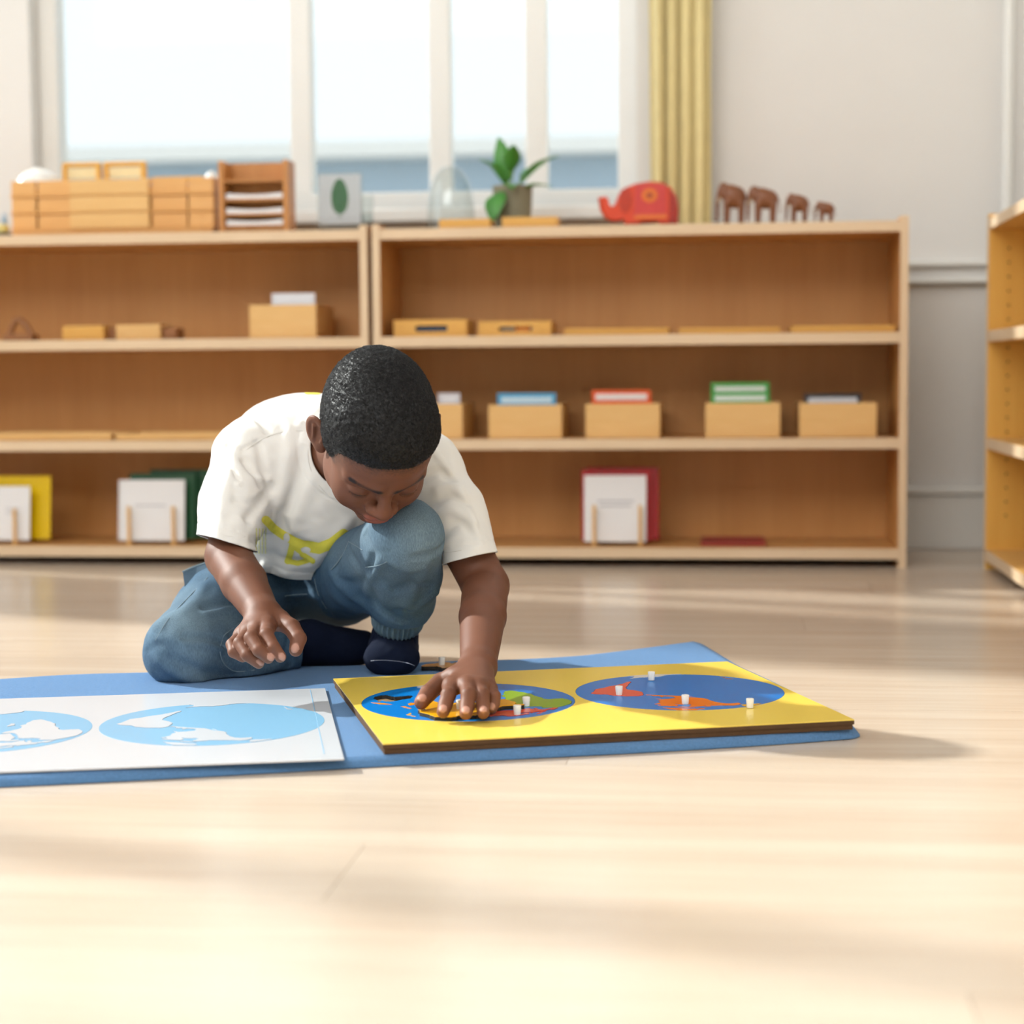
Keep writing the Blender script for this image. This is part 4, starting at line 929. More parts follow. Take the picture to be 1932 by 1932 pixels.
# ---------------------------------------------------------------- joints
SHR, ELR, WRR = P(470, 868, 2.685), P(431, 1050, 2.595), P(497, 1160, 2.462)          # his right arm (left in the picture)
SHL, ELL_, WRL = P(805, 890, 2.625), P(916, 1106, 2.550), F(902, 1257, .071)         # his left arm
NECK0 = P(650, 860, 2.69)
def finger(p, pts, rs): return chain(p, pts, rs, .0022)
# right hand: hovering, fingers hanging towards the viewer
RH = {
 'index':  [P(505, 1181, 2.418), P(503, 1197, 2.382), P(516, 1222, 2.366), P(529, 1239, 2.366)],
 'middle': [P(487, 1184, 2.418), P(474, 1203, 2.378), P(489, 1227, 2.360), P(506, 1241, 2.362)],
 'ring':   [P(470, 1191, 2.424), P(453, 1213, 2.390), P(467, 1236, 2.372), P(488, 1251, 2.373)],
 'little': [P(457, 1197, 2.434), P(438, 1216, 2.406), P(441, 1230, 2.392), P(458, 1240, 2.390)],
 'thumb':  [P(527, 1170, 2.448), P(550, 1184, 2.425), P(563, 1205, 2.405), P(558, 1226, 2.396)]}
# left hand: pressed on the amber piece
LH = {
 'index':  [F(852, 1294, .062), F(846, 1311, .0560), F(840, 1331, .0445), F(836, 1343, .0385)],
 'middle': [F(881, 1293, .064), F(884, 1311, .0575), F(881, 1333, .0450), F(879, 1346, .0385)],
 'ring':   [F(904, 1296, .062), F(910, 1311, .0560), F(911, 1332, .0445), F(912, 1345, .0385)],
 'little': [F(921, 1300, .057), F(932, 1313, .0515), F(931, 1327, .0430), F(928, 1337, .0375)],
 'thumb':  [F(857, 1279, .063), F(832, 1287, .0570), F(808, 1308, .0480), F(795, 1325, .0405)]}
FR = {'index': (.0100, .0092, .0086, .0077), 'middle': (.0100, .0094, .0087, .0078), 'ring': (.0097, .0089, .0083, .0075), 'little': (.0090, .0082, .0076, .0068), 'thumb': (.0130, .0118, .0108, .0090)}
def hand(p, H, wr, wr_r, wide):
    d = None
    for n in ('index', 'middle', 'ring', 'little'):
        e = rc(p, wr + (H[n][0] - wr) * .12, H[n][0], wr_r * .62, .0112); d = e if d is None else smin(d, e, .012)
    d = smin(d, rc(p, wr, H['thumb'][0], wr_r * .7, .0135), .014)
    fd = None
    for n in ('index', 'middle', 'ring', 'little'):
        e = finger(p, H[n], FR[n]); fd = e if fd is None else smin(fd, e, .0015)
    d = smin(d, fd, .007)
    return smin(d, finger(p, H['thumb'], FR['thumb']), .006)
def body(p):
    d = local(p, HC, .14, lambda r: smin(head(to_head(r)), ear(to_head(r)), .004))
    d = smin(d, rc(p, NECK0, from_head((0, .022, -.035)), .050, .046), .022)
    tor = smin(ell(p, P(600, 905, 2.76), (.098, .075, .10)), ell(p, P(563, 1040, 2.85), (.088, .07, .08)), .05)
    tor = smin(tor, chain(p, [SHR, P(640, 850, 2.72), SHL], [.036, .05, .036], .03), .04)
    d = smin(d, tor, .03)
    d = smin(d, chain(p, [SHR, ELR, ELR + (WRR - ELR) * .45, WRR], [.036, .0325, .0315, .0228], .006), .02)
    d = smin(d, chain(p, [SHL, ELL_, ELL_ + (WRL - ELL_) * .4, WRL], [.037, .0325, .0312, .0232], .006), .02)
    d = smin(d, local(p, (WRR + RH['middle'][2]) / 2, .10, lambda r: hand(r, RH, WRR, .0225, 1)), .012)
    d = smin(d, local(p, (WRL + LH['middle'][2]) / 2, .11, lambda r: hand(r, LH, WRL, .0235, 1)), .012)
    return d
# nails: (tip joint, previous joint, hand back direction)
def nail_list():
    out = []
    for H, wr in ((RH, WRR), (LH, WRL)):
        for n, c in H.items():
            ax = c[3] - c[2]; ax /= np.linalg.norm(ax)
            bend = (c[1] - c[2]); up = bend - ax * (bend @ ax)
            if np.linalg.norm(up) < .002: up = A3(0, -.6, .8)
            up = up / np.linalg.norm(up)
            up = A3(0, -.75, .66) if n != 'thumb' else A3(.0, -.8, .6)
            up = up - ax * (up @ ax); up /= np.linalg.norm(up)
            out.append((c[3] + ax * FR[n][3] * .15, ax, up, FR[n][3]))
    return out
NAILS = nail_list()
def body_full(p):
    d = body(p)
    for c, ax, up, r in NAILS:
        x = np.cross(ax, up); R = np.stack([x, ax, up], 1)
        m = np.abs(p - c).max(1) < .02
        if m.any(): d[m] = smin(d[m], ell(p[m], c + up * r * .78, (r * .58, r * .75, r * .28), R), .0006)
    return d
bv, bf = sdf_mesh(body_full, (-.56, 2.15, -.005), (.06, 2.96, .50), BODY_H)
# skin colour: deep brown, lighter on palms, nails and lips
def skin_colours(v):
    base = np.array(lin('6b412d')[:3]); c = np.tile(base, (len(v), 1))
    n1 = hashnoise(v, 60, 3)[:, None]; c *= 1 + .07 * n1
    q = to_head(v)
    def mixin(w, col): 
        nonlocal c; w = np.clip(w, 0, 1)[:, None]; c = c * (1 - w) + np.array(lin(col)[:3]) * w
    inhead = np.linalg.norm(q, axis=1) < .14
    lip = np.minimum(ell(q, A3(0, -.0905, -.0655), (.0165, .0075, .0064)), ell(np.abs(q) * [1, 0, 0] + q * [0, 1, 1], A3(.0075, -.0915, -.0550), (.0125, .0070, .0054)))
    mixin(np.where(inhead, 1 - lip / .002, 0), '8a4f42')
    mixin(np.where(inhead, .55 - ell(q, A3(0, -.1005, -.0310), (.016, .014, .012)) / .01, 0) * .5, '7d4b34')
    brow = rc(np.stack([np.abs(q[:, 0]), q[:, 1], q[:, 2]], 1), A3(.011, -.0900, .0125), A3(.047, -.0730, .0150), .0060, .0040)
    mixin(np.where(inhead & (q[:, 1] < -.04), .85 - brow / .0015, 0) * (.70 + .3 * hashnoise(v, 800, 5)), '1e130f')
    hl = hairline(q); mixin(np.where(inhead & (cranium(q) < .0035), hl / .020 + .40 + .45 * hashnoise(v, 650, 2), 0) * .85, '241b18')
    for H, wr in ((RH, WRR), (LH, WRL)):
        hd = np.min([polydist(v, c_) for c_ in H.values()], 0); near = hd < .03
        tipd = np.min([np.linalg.norm(v - c_[3], axis=1) for c_ in H.values()], 0)
        mixin(np.where(near, .55 - tipd / .05, 0) * .8, '935f49')
        # knuckles a shade darker
        kd = np.min([np.linalg.norm(v - c_[1], axis=1) for c_ in H.values()], 0); mixin(np.where(near, .5 - kd / .016, 0) * .6, '54321f')
    for c_, ax, up, r in NAILS:
        x = np.cross(ax, up); R = np.stack([x, ax, up], 1); mixin(.9 - ell(v, c_ + up * r * .86, (r * .60, r * .78, r * .34), R) / .0006, 'bb8a78')
    return c
def hairline(q):
    """>0 where hair grows (metres inside the hairline), head frame"""
    x, y, z = np.abs(q[:, 0]), q[:, 1], q[:, 2]
    top = z - .0505 + .17 * np.clip(x - .008, 0, .05)
    side = y + .049 + .28 * (z - .03)
    h_ = smax(top, side, .030) - .0035
    low = np.where(y > .02, z + .055, z + .034 - .4 * np.clip(y + .03, -.05, .05))
    return smin(h_, low, .012)
def skin_mat():
    m, nt, b = new_mat('skin'); at = N(nt, 'ShaderNodeAttribute'); at.attribute_name = 'Col'
    nt.links.new(at.outputs['Color'], b.inputs['Base Color']); b.inputs['Roughness'].default_value = .56; b.inputs['Specular IOR Level'].default_value = .38
    tc = N(nt, 'ShaderNodeTexCoord'); n2 = N(nt, 'ShaderNodeTexNoise'); n2.inputs['Scale'].default_value = 900; n2.inputs['Detail'].default_value = 2
    nt.links.new(tc.outputs['Object'], n2.inputs['Vector']); bp = N(nt, 'ShaderNodeBump'); bp.inputs['Strength'].default_value = .12; bp.inputs['Distance'].default_value = .0006
    nt.links.new(n2.outputs['Fac'], bp.inputs['Height']); nt.links.new(bp.outputs[0], b.inputs['Normal']); return m
M_SKIN = skin_mat()
np_mesh('body', bv, bf, M_SKIN, person, skin_colours(bv))

# eyelashes: short dark bristles along the lowered lids
M_LASH = plain('lash_black', '0d0908', .6)
for sx in (-1, 1):
    lm = MB(); ecen = A3(sx * .031, -.0715, -.0065)
    rim = []
    for t in np.linspace(-.95, .95, 22):
        x = .0143 * t; zz_ = -.0060 - .0022 * (1 - t * t); yy_ = -.0128 * math.sqrt(max(.02, 1 - (x / .0150) ** 2 - (zz_ / .0118) ** 2)); rim.append(ecen + A3(x, yy_ - .0006, zz_))
    lm.tube([from_head(r_) for r_ in rim], .0006, 5)
    for k, r_ in enumerate(rim):
        t = -1 + 2 * k / 21; tip = r_ + A3(.0018 * t, -.0038 - .0009 * (1 - t * t), .0002 - .0012 * (1 - t * t)); mid = r_ + A3(.0008 * t, -.0020, -.0010)
        lm.tube([from_head(r_), from_head(mid), from_head(tip)], [.00028, .00022, .00008], 4)
    eo = lm.build('eyelashes', M_LASH, None); eo.parent = person; eo.matrix_parent_inverse = Matrix.Translation(-person.location)

# ---------------------------------------------------------------- hair: a close-cropped cap of tight curls
def hair_sdf(p):
    q = to_head(p); d = cranium(q) * HS; m = np.abs(d) < .03
    out = d.copy()
    qm = q[m]; hl = hairline(qm)
    s_ = np.clip(hl / .034, 0, 1); s_ = 1 - (1 - s_) ** 2
    t = -.0016 + s_ * .0083
    t = t + s_ * (.0011 * hashnoise(p[m], 330, 1) + .0007 * hashnoise(p[m], 620, 2))
    out[m] = d[m] - t; out[~m] = d[~m] - .004
    return out
hv, hf = sdf_mesh(hair_sdf, HC - .13, HC + .13, HAIR_H, 1)
g_ = hairline(to_head(hv)); hd_ = head(to_head(hv)) * HS
hv, hf = clip(hv, hf, np.minimum(hd_ + .0004, .02))
M_HAIR, _nt, _b = new_mat('black_hair'); _b.inputs['Roughness'].default_value = .5; _b.inputs['Base Color'].default_value = lin('0b0a0c'); _b.inputs['Specular IOR Level'].default_value = .35
hair = np_mesh('hair', hv, hf, M_HAIR, person); hair['label'] = 'close-cropped black curly hair'
# thousands of tiny curls standing off the cap
M_CURL, _nt, _b = new_mat('hair_curls'); _b.inputs['Roughness'].default_value = .38; _b.inputs['Base Color'].default_value = lin('141316'); _b.inputs['Specular IOR Level'].default_value = .38
def scatter(v, f, n, weight):
    t = np.concatenate([f[:, [0, 1, 2]], f[:, [0, 2, 3]]]) if f.shape[1] == 4 else f
    a, b, c = v[t[:, 0]], v[t[:, 1]], v[t[:, 2]]; nn = np.cross(b - a, c - a); ar = np.linalg.norm(nn, axis=1) * .5
    w = ar * weight((a + b + c) / 3); w = np.clip(w, 0, None); i = rng.choice(len(t), n, p=w / w.sum())
    u = rng.random((n, 2)); s_ = u.sum(1) > 1; u[s_] = 1 - u[s_]
    return a[i] + u[:, :1] * (b - a)[i] + u[:, 1:] * (c - a)[i], nn[i] / (np.linalg.norm(nn[i], axis=1, keepdims=True) + 1e-12)
NC, NP = 42000, 7
hp, hn = scatter(hv, hf, NC, lambda c: np.clip(hairline(to_head(c)) / .02 + .3, .02, 1))
tv = rng.normal(size=(NC, 3)); tv -= hn * (tv * hn).sum(1, keepdims=True); tv /= np.linalg.norm(tv, axis=1, keepdims=True); bv_ = np.cross(hn, tv)
tt = np.linspace(0, 1, NP)[None, :, None]; ph = rng.random((NC, 1, 1)) * 6.28; rad = (.00055 + .0005 * rng.random((NC, 1, 1))); turn = 5.5 + 3 * rng.random((NC, 1, 1)); hh = (.0012 + .0014 * rng.random((NC, 1, 1)))
pos = hp[:, None] - hn[:, None] * .0004 + hn[:, None] * hh * tt + rad * (np.cos(ph + turn * tt) - np.cos(ph)) * tv[:, None] + rad * (np.sin(ph + turn * tt) - np.sin(ph)) * bv_[:, None]
hc = bpy.data.hair_curves.new('hair_curls'); hc.add_curves([NP] * NC)
hc.attributes['position'].data.foreach_set('vector', pos.astype(np.float32).ravel())
ra = hc.attributes.get('radius') or hc.attributes.new('radius', 'FLOAT', 'POINT'); ra.data.foreach_set('value', np.tile(np.linspace(.00017, .00010, NP), NC).astype(np.float32))
hc.materials.append(M_CURL); ho = bpy.data.objects.new('hair_curls', hc); COL.objects.link(ho); ho.parent = hair; ho['kind'] = 'stuff'
for lab, x0, x1, yt, ddx in (('largest carved wooden elephant, leading the row', 1350, 1411, 341, .012), ('second carved wooden elephant of the row', 1408, 1471, 348, -.01), ('third carved wooden elephant, smaller, in the row', 1481, 1528, 362, 0), ('smallest carved wooden elephant at the end of the row', 1536, 1576, 378, 0)):
    carved(lab, x0, x1, yt, 413, ddx)
# ---------------------------------------------------------------- clothes
SPD = P(560, 1095, 2.87) - P(600, 900, 2.74); SPD /= np.linalg.norm(SPD)
def shirt_torso(p):
    d = ell(p, P(565, 1030, 2.825), (.118, .100, .10))
    d = smin(d, ell(p, P(605, 925, 2.735), (.128, .092, .11)), .05)
    d = smin(d, ell(p, P(580, 832, 2.78), (.115, .095, .072)), .05)
    return smin(d, chain(p, [P(485, 858, 2.70), P(640, 850, 2.72), P(795, 884, 2.63)], [.050, .062, .050], .03), .04)
def sleeve_r(p): return chain(p, [P(468, 866, 2.685), P(443, 950, 2.64), P(423, 1060, 2.582)], [.052, .048, .044], .02)
def sleeve_l(p): return chain(p, [P(802, 888, 2.63), P(853, 965, 2.600), P(899, 1085, 2.545)], [.050, .044, .040], .02)
def shirt_base(p): return smin(smin(shirt_torso(p), sleeve_r(p), .03), sleeve_l(p), .03)
def line3(fn, pxs, n=6): return np.array(dense_line(list(march(fn, pxs)), n))
SH_FOLDS = [  # measured crease lines: points, height (+ ridge, - valley), width
 ([(445, 850), (432, 900), (418, 960), (410, 1015)], .006, .009), ([(428, 842), (434, 878), (450, 905)], -.006, .0045), ([(440, 860), (452, 885), (450, 912)], .004, .005),
 ([(458, 872), (474, 892), (494, 915)], -.006, .0055), ([(508, 925), (490, 950), (468, 978)], -.009, .007), ([(505, 905), (475, 900), (450, 878)], .004, .006), ([(495, 940), (470, 950), (445, 945)], -.004, .006), ([(455, 985), (425, 990), (400, 980)], .003, .008),
 ([(590, 815), (545, 812), (500, 825), (455, 850)], -.0025, .0025), ([(512, 765), (530, 785), (548, 803)], .004, .007), ([(478, 785), (505, 812)], -.005, .006), ([(545, 765), (565, 785), (580, 800)], -.004, .006), ([(600, 770), (575, 790), (565, 805)], .004, .006),
 ([(545, 818), (542, 880), (520, 960), (500, 1000)], .006, .009), ([(488, 838), (496, 880), (504, 920)], -.005, .007), ([(590, 910), (565, 960), (548, 1005)], .004, .010), ([(570, 850), (566, 900), (545, 960)], -.004, .008),
 ([(815, 848), (832, 868), (848, 888)], .006, .006), ([(790, 908), (828, 890), (848, 905)], -.007, .006), ([(812, 958), (850, 938), (882, 950)], -.006, .006), ([(825, 925), (850, 915), (868, 930)], .005, .006),
 ([(820, 978), (855, 965), (892, 985)], .006, .007), ([(838, 1008), (870, 986), (898, 1012)], -.004, .008), ([(868, 925), (886, 970), (906, 1030)], .005, .007), ([(838, 1030), (865, 1015), (890, 1035)], .003, .007),
 ([(478, 1020), (520, 1047), (575, 1060)], -.006, .008), ([(468, 1045), (500, 1070), (540, 1080)], .006, .008), ([(655, 985), (622, 1030), (588, 1062)], .005, .010), ([(520, 960), (540, 1000), (575, 1030)], -.004, .008)]
SH_FOLDS = [(line3(shirt_base, a, 4), b, c) for a, b, c in SH_FOLDS]
def shirt(p):
    d = shirt_base(p); m = np.abs(d) < .03
    if m.any():
        pm = p[m]; e = folds(pm, SH_FOLDS)
        e = e + .0018 * hashnoise(pm, 34, 4) + .0007 * hashnoise(pm, 90, 5)
        # ribbed collar and stitched hems
        c_ = rc(pm, NA, NB2, .062, .066); e = e + .0014 / (1 + np.exp((c_ - .0165) / .0008)) - .0012 * np.exp(-((c_ - .0175) / .0016) ** 2)
        for pt_, n_, sel in HEMS:
            h_ = -plane_g(pm, pt_, n_); e = e - .0009 * np.exp(-((h_ - .017) / .0016) ** 2) * sel(pm)
        d[m] = d[m] - e
    return d
def plane_g(v, pt, n): return (v - pt) @ (n / np.linalg.norm(n))
NA, NBp = P(660, 850, 2.70), from_head((0, .03, -.06)); NB2 = NBp + (NBp - NA) * .6
HEMS = [(P(425, 1021, 2.56), A3(-.28, -.18, -.94), lambda v: sleeve_r(v) < shirt_torso(v)), (P(884, 1052, 2.53), A3(.22, -.15, -.95), lambda v: sleeve_l(v) < shirt_torso(v)), (P(560, 1083, 2.74), SPD + A3(.05, 0, 0), lambda v: shirt_torso(v) < np.minimum(sleeve_r(v), sleeve_l(v)))]
sv, sf = sdf_mesh(shirt, (-.48, 2.46, .02), (.03, 3.0, .46), CLOTH_H)
# openings: hem, sleeves, neck
g = np.full(len(sv), 1.)
for pt_, n_, sel in HEMS: g = np.where(sel(sv), -plane_g(sv, pt_, n_), g)
g = np.minimum(g, rc(sv, NA, NB2, .062, .066))
sv2, sf2 = clip(sv, sf, g)
M_SHIRT = plain('white_jersey', 'e9e7e3', .85, .015, 60, .25, 1400, .25, sheen=.15)
shirt_o = np_mesh('t_shirt', sv2, sf2, M_SHIRT, person); sd = shirt_o.modifiers.new('cloth', 'SOLIDIFY'); sd.thickness = .0022; sd.offset = -1

KR, KL = P(347, 1226, 2.60), P(768, 1013, 2.505)
HIPR, HIPL = P(500, 1112, 2.82), P(640, 1100, 2.82)
ANR, ANL = P(556, 1222, 2.715), P(748, 1168, 2.665)
def jeans_base(p):
    d = ell(p, P(568, 1080, 2.86), (.118, .095, .062))
    d = smin(d, chain(p, [HIPR, HIPR + (KR - HIPR) * .5, KR], [.064, .072, .058], .03), .03)
    d = smin(d, chain(p, [HIPL, HIPL + (KL - HIPL) * .5 + A3(0, 0, -.010), KL], [.068, .057, .050], .03), .03)
    sh = chain(p, [KR + A3(.008, .005, -.002), P(445, 1235, 2.66), ANR], [.056, .054, .040], .02)
    d = smin(d, sh, .012)
    sl = chain(p, [KL, P(764, 1080, 2.570), P(758, 1130, 2.620), P(750, 1168, 2.645), P(749, 1195, 2.655)], [.049, .050, .045, .033, .031], .016)
    return smin(d, sl, .014)
JN_FOLDS = [
 ([(350, 1204), (390, 1205), (422, 1216)], -.007, .005), ([(352, 1214), (390, 1216), (418, 1226)], .004, .005), ([(385, 1147), (420, 1138), (458, 1140)], -.006, .005), ([(390, 1158), (425, 1150), (455, 1152)], .004, .006), ([(300, 1180), (350, 1150), (385, 1105)], .004, .012), ([(325, 1240), (380, 1268), (440, 1280)], -.005, .009), ([(300, 1250), (340, 1278), (380, 1288)], .004, .008), ([(280, 1225), (310, 1215), (335, 1225)], -.003, .007),
 ([(688, 1005), (702, 1040), (697, 1078)], -.009, .006), ([(722, 1055), (702, 1088), (692, 1118)], .007, .007), ([(672, 1062), (655, 1033)], -.006, .006), ([(698, 1108), (720, 1150), (765, 1172)], -.007, .007), ([(838, 1028), (815, 1045), (785, 1052)], -.005, .006), ([(740, 1060), (770, 1075), (800, 1070)], .004, .007), ([(745, 1115), (775, 1100), (815, 1105)], -.005, .006),
 ([(822, 1118), (800, 1135), (778, 1152)], .006, .007), ([(802, 1078), (782, 1110), (768, 1142)], .005, .009), ([(735, 1160), (760, 1150), (790, 1155)], -.004, .006), ([(500, 1108), (540, 1103), (590, 1110)], -.005, .007), ([(505, 1130), (550, 1121), (597, 1126)], .005, .007), ([(600, 1085), (602, 1120), (622, 1160)], -.006, .005), ([(625, 1082), (660, 1120), (690, 1142)], .005, .010), ([(640, 1095), (665, 1100), (690, 1095)], -.004, .007),
 ([(530, 1255), (480, 1272), (430, 1284)], .005, .007), ([(546, 1203), (540, 1230), (548, 1250)], -.005, .005), ([(440, 1200), (470, 1230), (500, 1240)], -.004, .008)]
JN_FOLDS = [(line3(jeans_base, a, 4), b, c) for a, b, c in JN_FOLDS]
cuff_ax = P(750, 1180, 2.655) - P(757, 1135, 2.625); cuff_ax /= np.linalg.norm(cuff_ax); CUFF = P(750, 1186, 2.63)
cx_ = np.cross(cuff_ax, A3(0, 1, 0)); cx_ /= np.linalg.norm(cx_); cy_ = np.cross(cuff_ax, cx_)
def jeans(p):
    d = jeans_base(p); m = np.abs(d) < .03
    if m.any():
        pm = p[m]; e = folds(pm, JN_FOLDS)
        e = e + .0016 * hashnoise(pm, 30, 6) + .0007 * hashnoise(pm, 80, 7)
        d[m] = d[m] - e
    return np.maximum(d, MZ + .0015 - p[:, 2]) if True else d
jv, jf = sdf_mesh(jeans, (-.57, 2.42, -.005), (-.02, 3.02, .34), CLOTH_H)
g = np.ones(len(jv))
rest_ = np.minimum(ell(jv, P(568, 1080, 2.86), (.118, .095, .062)), chain(jv, [HIPL, HIPL + (KL - HIPL) * .5 + A3(0, 0, -.010), KL], [.068, .057, .050], .03))
isL = (rest_ > .008) & (rc(jv, P(764, 1080, 2.57), P(749, 1195, 2.655), .050, .036) < .012) & (rc(jv, KL, P(748, 1230, 2.66), .085, .075) < 0)
g = np.where(isL & (jv[:, 2] < .16), -plane_g(jv, P(750, 1158, 2.63), cuff_ax + A3(.08, -.25, 0)), g)
axr = ANR - P(445, 1235, 2.66)
g = np.where((jv[:, 0] > P(505, 1222, 2.7)[0]) & (rc(jv, P(445, 1235, 2.66), ANR, .054, .040) < .008) & (rest_ > .010), -plane_g(jv, P(553, 1222, 2.70), axr), g)
g = np.minimum(g, np.where(jv[:, 2] > .12, shirt_base(jv) + .022, 1))
jv2, jf2 = clip(jv, jf, g)
def denim():
    m, nt, b = new_mat('washed_denim'); tc = N(nt, 'ShaderNodeTexCoord')
    n1 = N(nt, 'ShaderNodeTexNoise'); n1.inputs['Scale'].default_value = 16; n1.inputs['Detail'].default_value = 4
    mp = N(nt, 'ShaderNodeMapping'); mp.inputs['Scale'].default_value = (900, 900, 160); nt.links.new(tc.outputs['Object'], mp.inputs['Vector'])
    n2 = N(nt, 'ShaderNodeTexNoise'); n2.inputs['Scale'].default_value = 1; n2.inputs['Detail'].default_value = 2
    nt.links.new(tc.outputs['Object'], n1.inputs['Vector']); nt.links.new(mp.outputs[0], n2.inputs['Vector'])
    at = N(nt, 'ShaderNodeAttribute'); at.attribute_name = 'Col'
    ad = N(nt, 'ShaderNodeMix', data_type='FLOAT'); ad.inputs['Factor'].default_value = .55; nt.links.new(n1.outputs['Fac'], ad.inputs['A']); nt.links.new(n2.outputs['Fac'], ad.inputs['B'])
    rp = N(nt, 'ShaderNodeValToRGB'); rp.color_ramp.elements[0].position = .34; rp.color_ramp.elements[1].position = .68; rp.color_ramp.elements[0].color = (.62, .64, .68, 1); rp.color_ramp.elements[1].color = (1.25, 1.25, 1.2, 1)
    nt.links.new(ad.outputs['Result'], rp.inputs['Fac'])
    mu = N(nt, 'ShaderNodeMix', data_type='RGBA', blend_type='MULTIPLY'); mu.inputs['Factor'].default_value = 1; nt.links.new(at.outputs['Color'], mu.inputs['A']); nt.links.new(rp.outputs['Color'], mu.inputs['B'])
    nt.links.new(mu.outputs['Result'], b.inputs['Base Color']); b.inputs['Roughness'].default_value = .9; b.inputs['Specular IOR Level'].default_value = .2
    bp = N(nt, 'ShaderNodeBump'); bp.inputs['Strength'].default_value = .3; bp.inputs['Distance'].default_value = .0008; nt.links.new(n2.outputs['Fac'], bp.inputs['Height']); nt.links.new(bp.outputs[0], b.inputs['Normal'])
    return m
jc = np.tile(np.array(lin('476179')[:3]), (len(jv2), 1))
# wear: paler over the knees and thigh tops, darker in the seat
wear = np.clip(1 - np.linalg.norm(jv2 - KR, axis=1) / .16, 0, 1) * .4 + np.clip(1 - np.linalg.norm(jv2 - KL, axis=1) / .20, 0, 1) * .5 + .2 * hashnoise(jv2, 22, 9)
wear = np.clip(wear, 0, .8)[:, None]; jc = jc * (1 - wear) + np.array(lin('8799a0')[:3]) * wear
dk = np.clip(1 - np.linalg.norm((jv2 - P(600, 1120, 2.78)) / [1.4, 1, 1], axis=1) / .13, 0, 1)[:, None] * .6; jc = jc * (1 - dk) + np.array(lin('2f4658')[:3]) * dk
M_DENIM = denim(); M_DENIM2 = plain('dark_denim', '3f5568', .9, .15, 300)
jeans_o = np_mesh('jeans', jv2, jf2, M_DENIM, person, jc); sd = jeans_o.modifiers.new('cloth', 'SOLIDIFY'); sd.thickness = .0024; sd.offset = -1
# gathered elastic cuff at the left ankle
cc0 = P(751, 1157, 2.640); cax = cuff_ax + A3(.08, -.25, 0); cax /= np.linalg.norm(cax); c1 = np.cross(cax, A3(0, 1, 0)); c1 /= np.linalg.norm(c1); c2 = np.cross(cax, c1)
na_, nt2 = 260, 7; cv_ = []; cf_ = []
for t in range(nt2):
    u_ = t / (nt2 - 1); rb = .0355 + .0030 * math.sin(math.pi * u_) - .0035 * u_
    for k in range(na_):
        a_ = 2 * math.pi * k / na_; r_ = rb + (.0021 * math.sin(a_ * 31 + .5 * math.sin(a_ * 5)) * (.5 + .5 * math.sin(math.pi * (u_ * .8 + .1))))
        q = cc0 + cax * (.026 * u_) + r_ * (math.cos(a_) * c1 + math.sin(a_) * c2); cv_.append(q)
for t in range(nt2 - 1):
    for k in range(na_): cf_.append((t * na_ + k, t * na_ + (k + 1) % na_, (t + 1) * na_ + (k + 1) % na_, (t + 1) * na_ + k))
cu = MB().add(cv_, cf_).build('cuff', plain('cuff_denim', '5f7683', .9, .2, 300), None, True); cu.parent = jeans_o; cu.data.polygons.foreach_set('use_smooth', [True] * len(cu.data.polygons)); m__ = cu.modifiers.new('cloth', 'SOLIDIFY'); m__.thickness = .002
# seams as raised stitched lines on the cloth
M_SEAM = plain('seam_thread', '72848f', .9, .1, 300)
def off_surface(fn, pts, h_):
    out = []
    for q in pts:
        e = 1e-3; gg = fn(np.concatenate([q + np.eye(3) * e, q - np.eye(3) * e])); g_ = gg[:3] - gg[3:]; out.append(q + g_ / (np.linalg.norm(g_) + 1e-9) * h_)
    return out
for ln_ in ([(452, 1175), (436, 1188), (422, 1200), (417, 1215), (415, 1230), (420, 1248), (432, 1261), (448, 1267), (480, 1264)], [(392, 1090), (355, 1128), (318, 1168), (294, 1208)], [(508, 1138), (540, 1124), (580, 1121)], [(690, 1070), (710, 1068), (730, 1060)], [(625, 1075), (645, 1050), (658, 1022)], [(658, 1022), (672, 1030), (684, 1038)], [(594, 1092), (600, 1120), (616, 1148)]):
    L = line3(jeans, ln_, 3); MB().tube(off_surface(jeans, L, .0003), .0007, 6).build('seam', M_SEAM, None, True).parent = jeans_o
# cargo pocket standing off the right thigh
pk = MB(); ou = [P(345, 1079, 2.70), P(365, 1070, 2.715), P(392, 1061, 2.73)]; lo_ = [P(349, 1113, 2.675), P(372, 1096, 2.69), P(402, 1072, 2.71)]
for rows in ((ou, lo_),):
    v_ = []; 
    for off_ in (A3(0, 0, 0), A3(.003, .012, -.002)):
        for r_ in rows:
            for q in r_: v_.append(q + off_)
    pk.add(v_, [(0, 1, 4, 3), (1, 2, 5, 4), (6, 9, 10, 7), (7, 10, 11, 8), (0, 6, 7, 1), (1, 7, 8, 2), (3, 4, 10, 9), (4, 5, 11, 10), (0, 3, 9, 6), (2, 8, 11, 5)])
pko = pk.build('pocket', M_DENIM2, None, True); pko.parent = jeans_o
MB().tube(dense_line(ou, 5), .0016, 6).build('pocket_edge', M_SEAM, None, True).parent = jeans_o


# socks
M_SOCK = plain('navy_sock', '121a2e', .95, .12, 250, .5, 900, .15, sheen=.0)
def sock_l(p):
    toe, heel = P(739, 1241, 2.632), P(742, 1222, 2.755)
    d = ell(p, toe, (.041, .032, .0285)); d = smin(d, rc(p, toe + A3(0, .03, .004), heel + A3(0, 0, -.012), .030, .031), .02)
    d = smin(d, chain(p, [P(742, 1215, 2.70), P(747, 1188, 2.672), P(750, 1150, 2.64)], [.034, .0275, .027], .02), .025)
    d = d - .0006 * hashnoise(p, 120, 3) + .0012 * np.exp(-((p[:, 1] - (toe[1] + .012)) / .0018) ** 2) * (p[:, 2] < .09)
    return np.maximum(d, MZ + .0008 - p[:, 2])
vs, fs_ = sdf_mesh(sock_l, (-.26, 2.56, -.005), (-.08, 2.84, .2), .0025)
sk = np_mesh('sock', vs, fs_, M_SOCK, person)
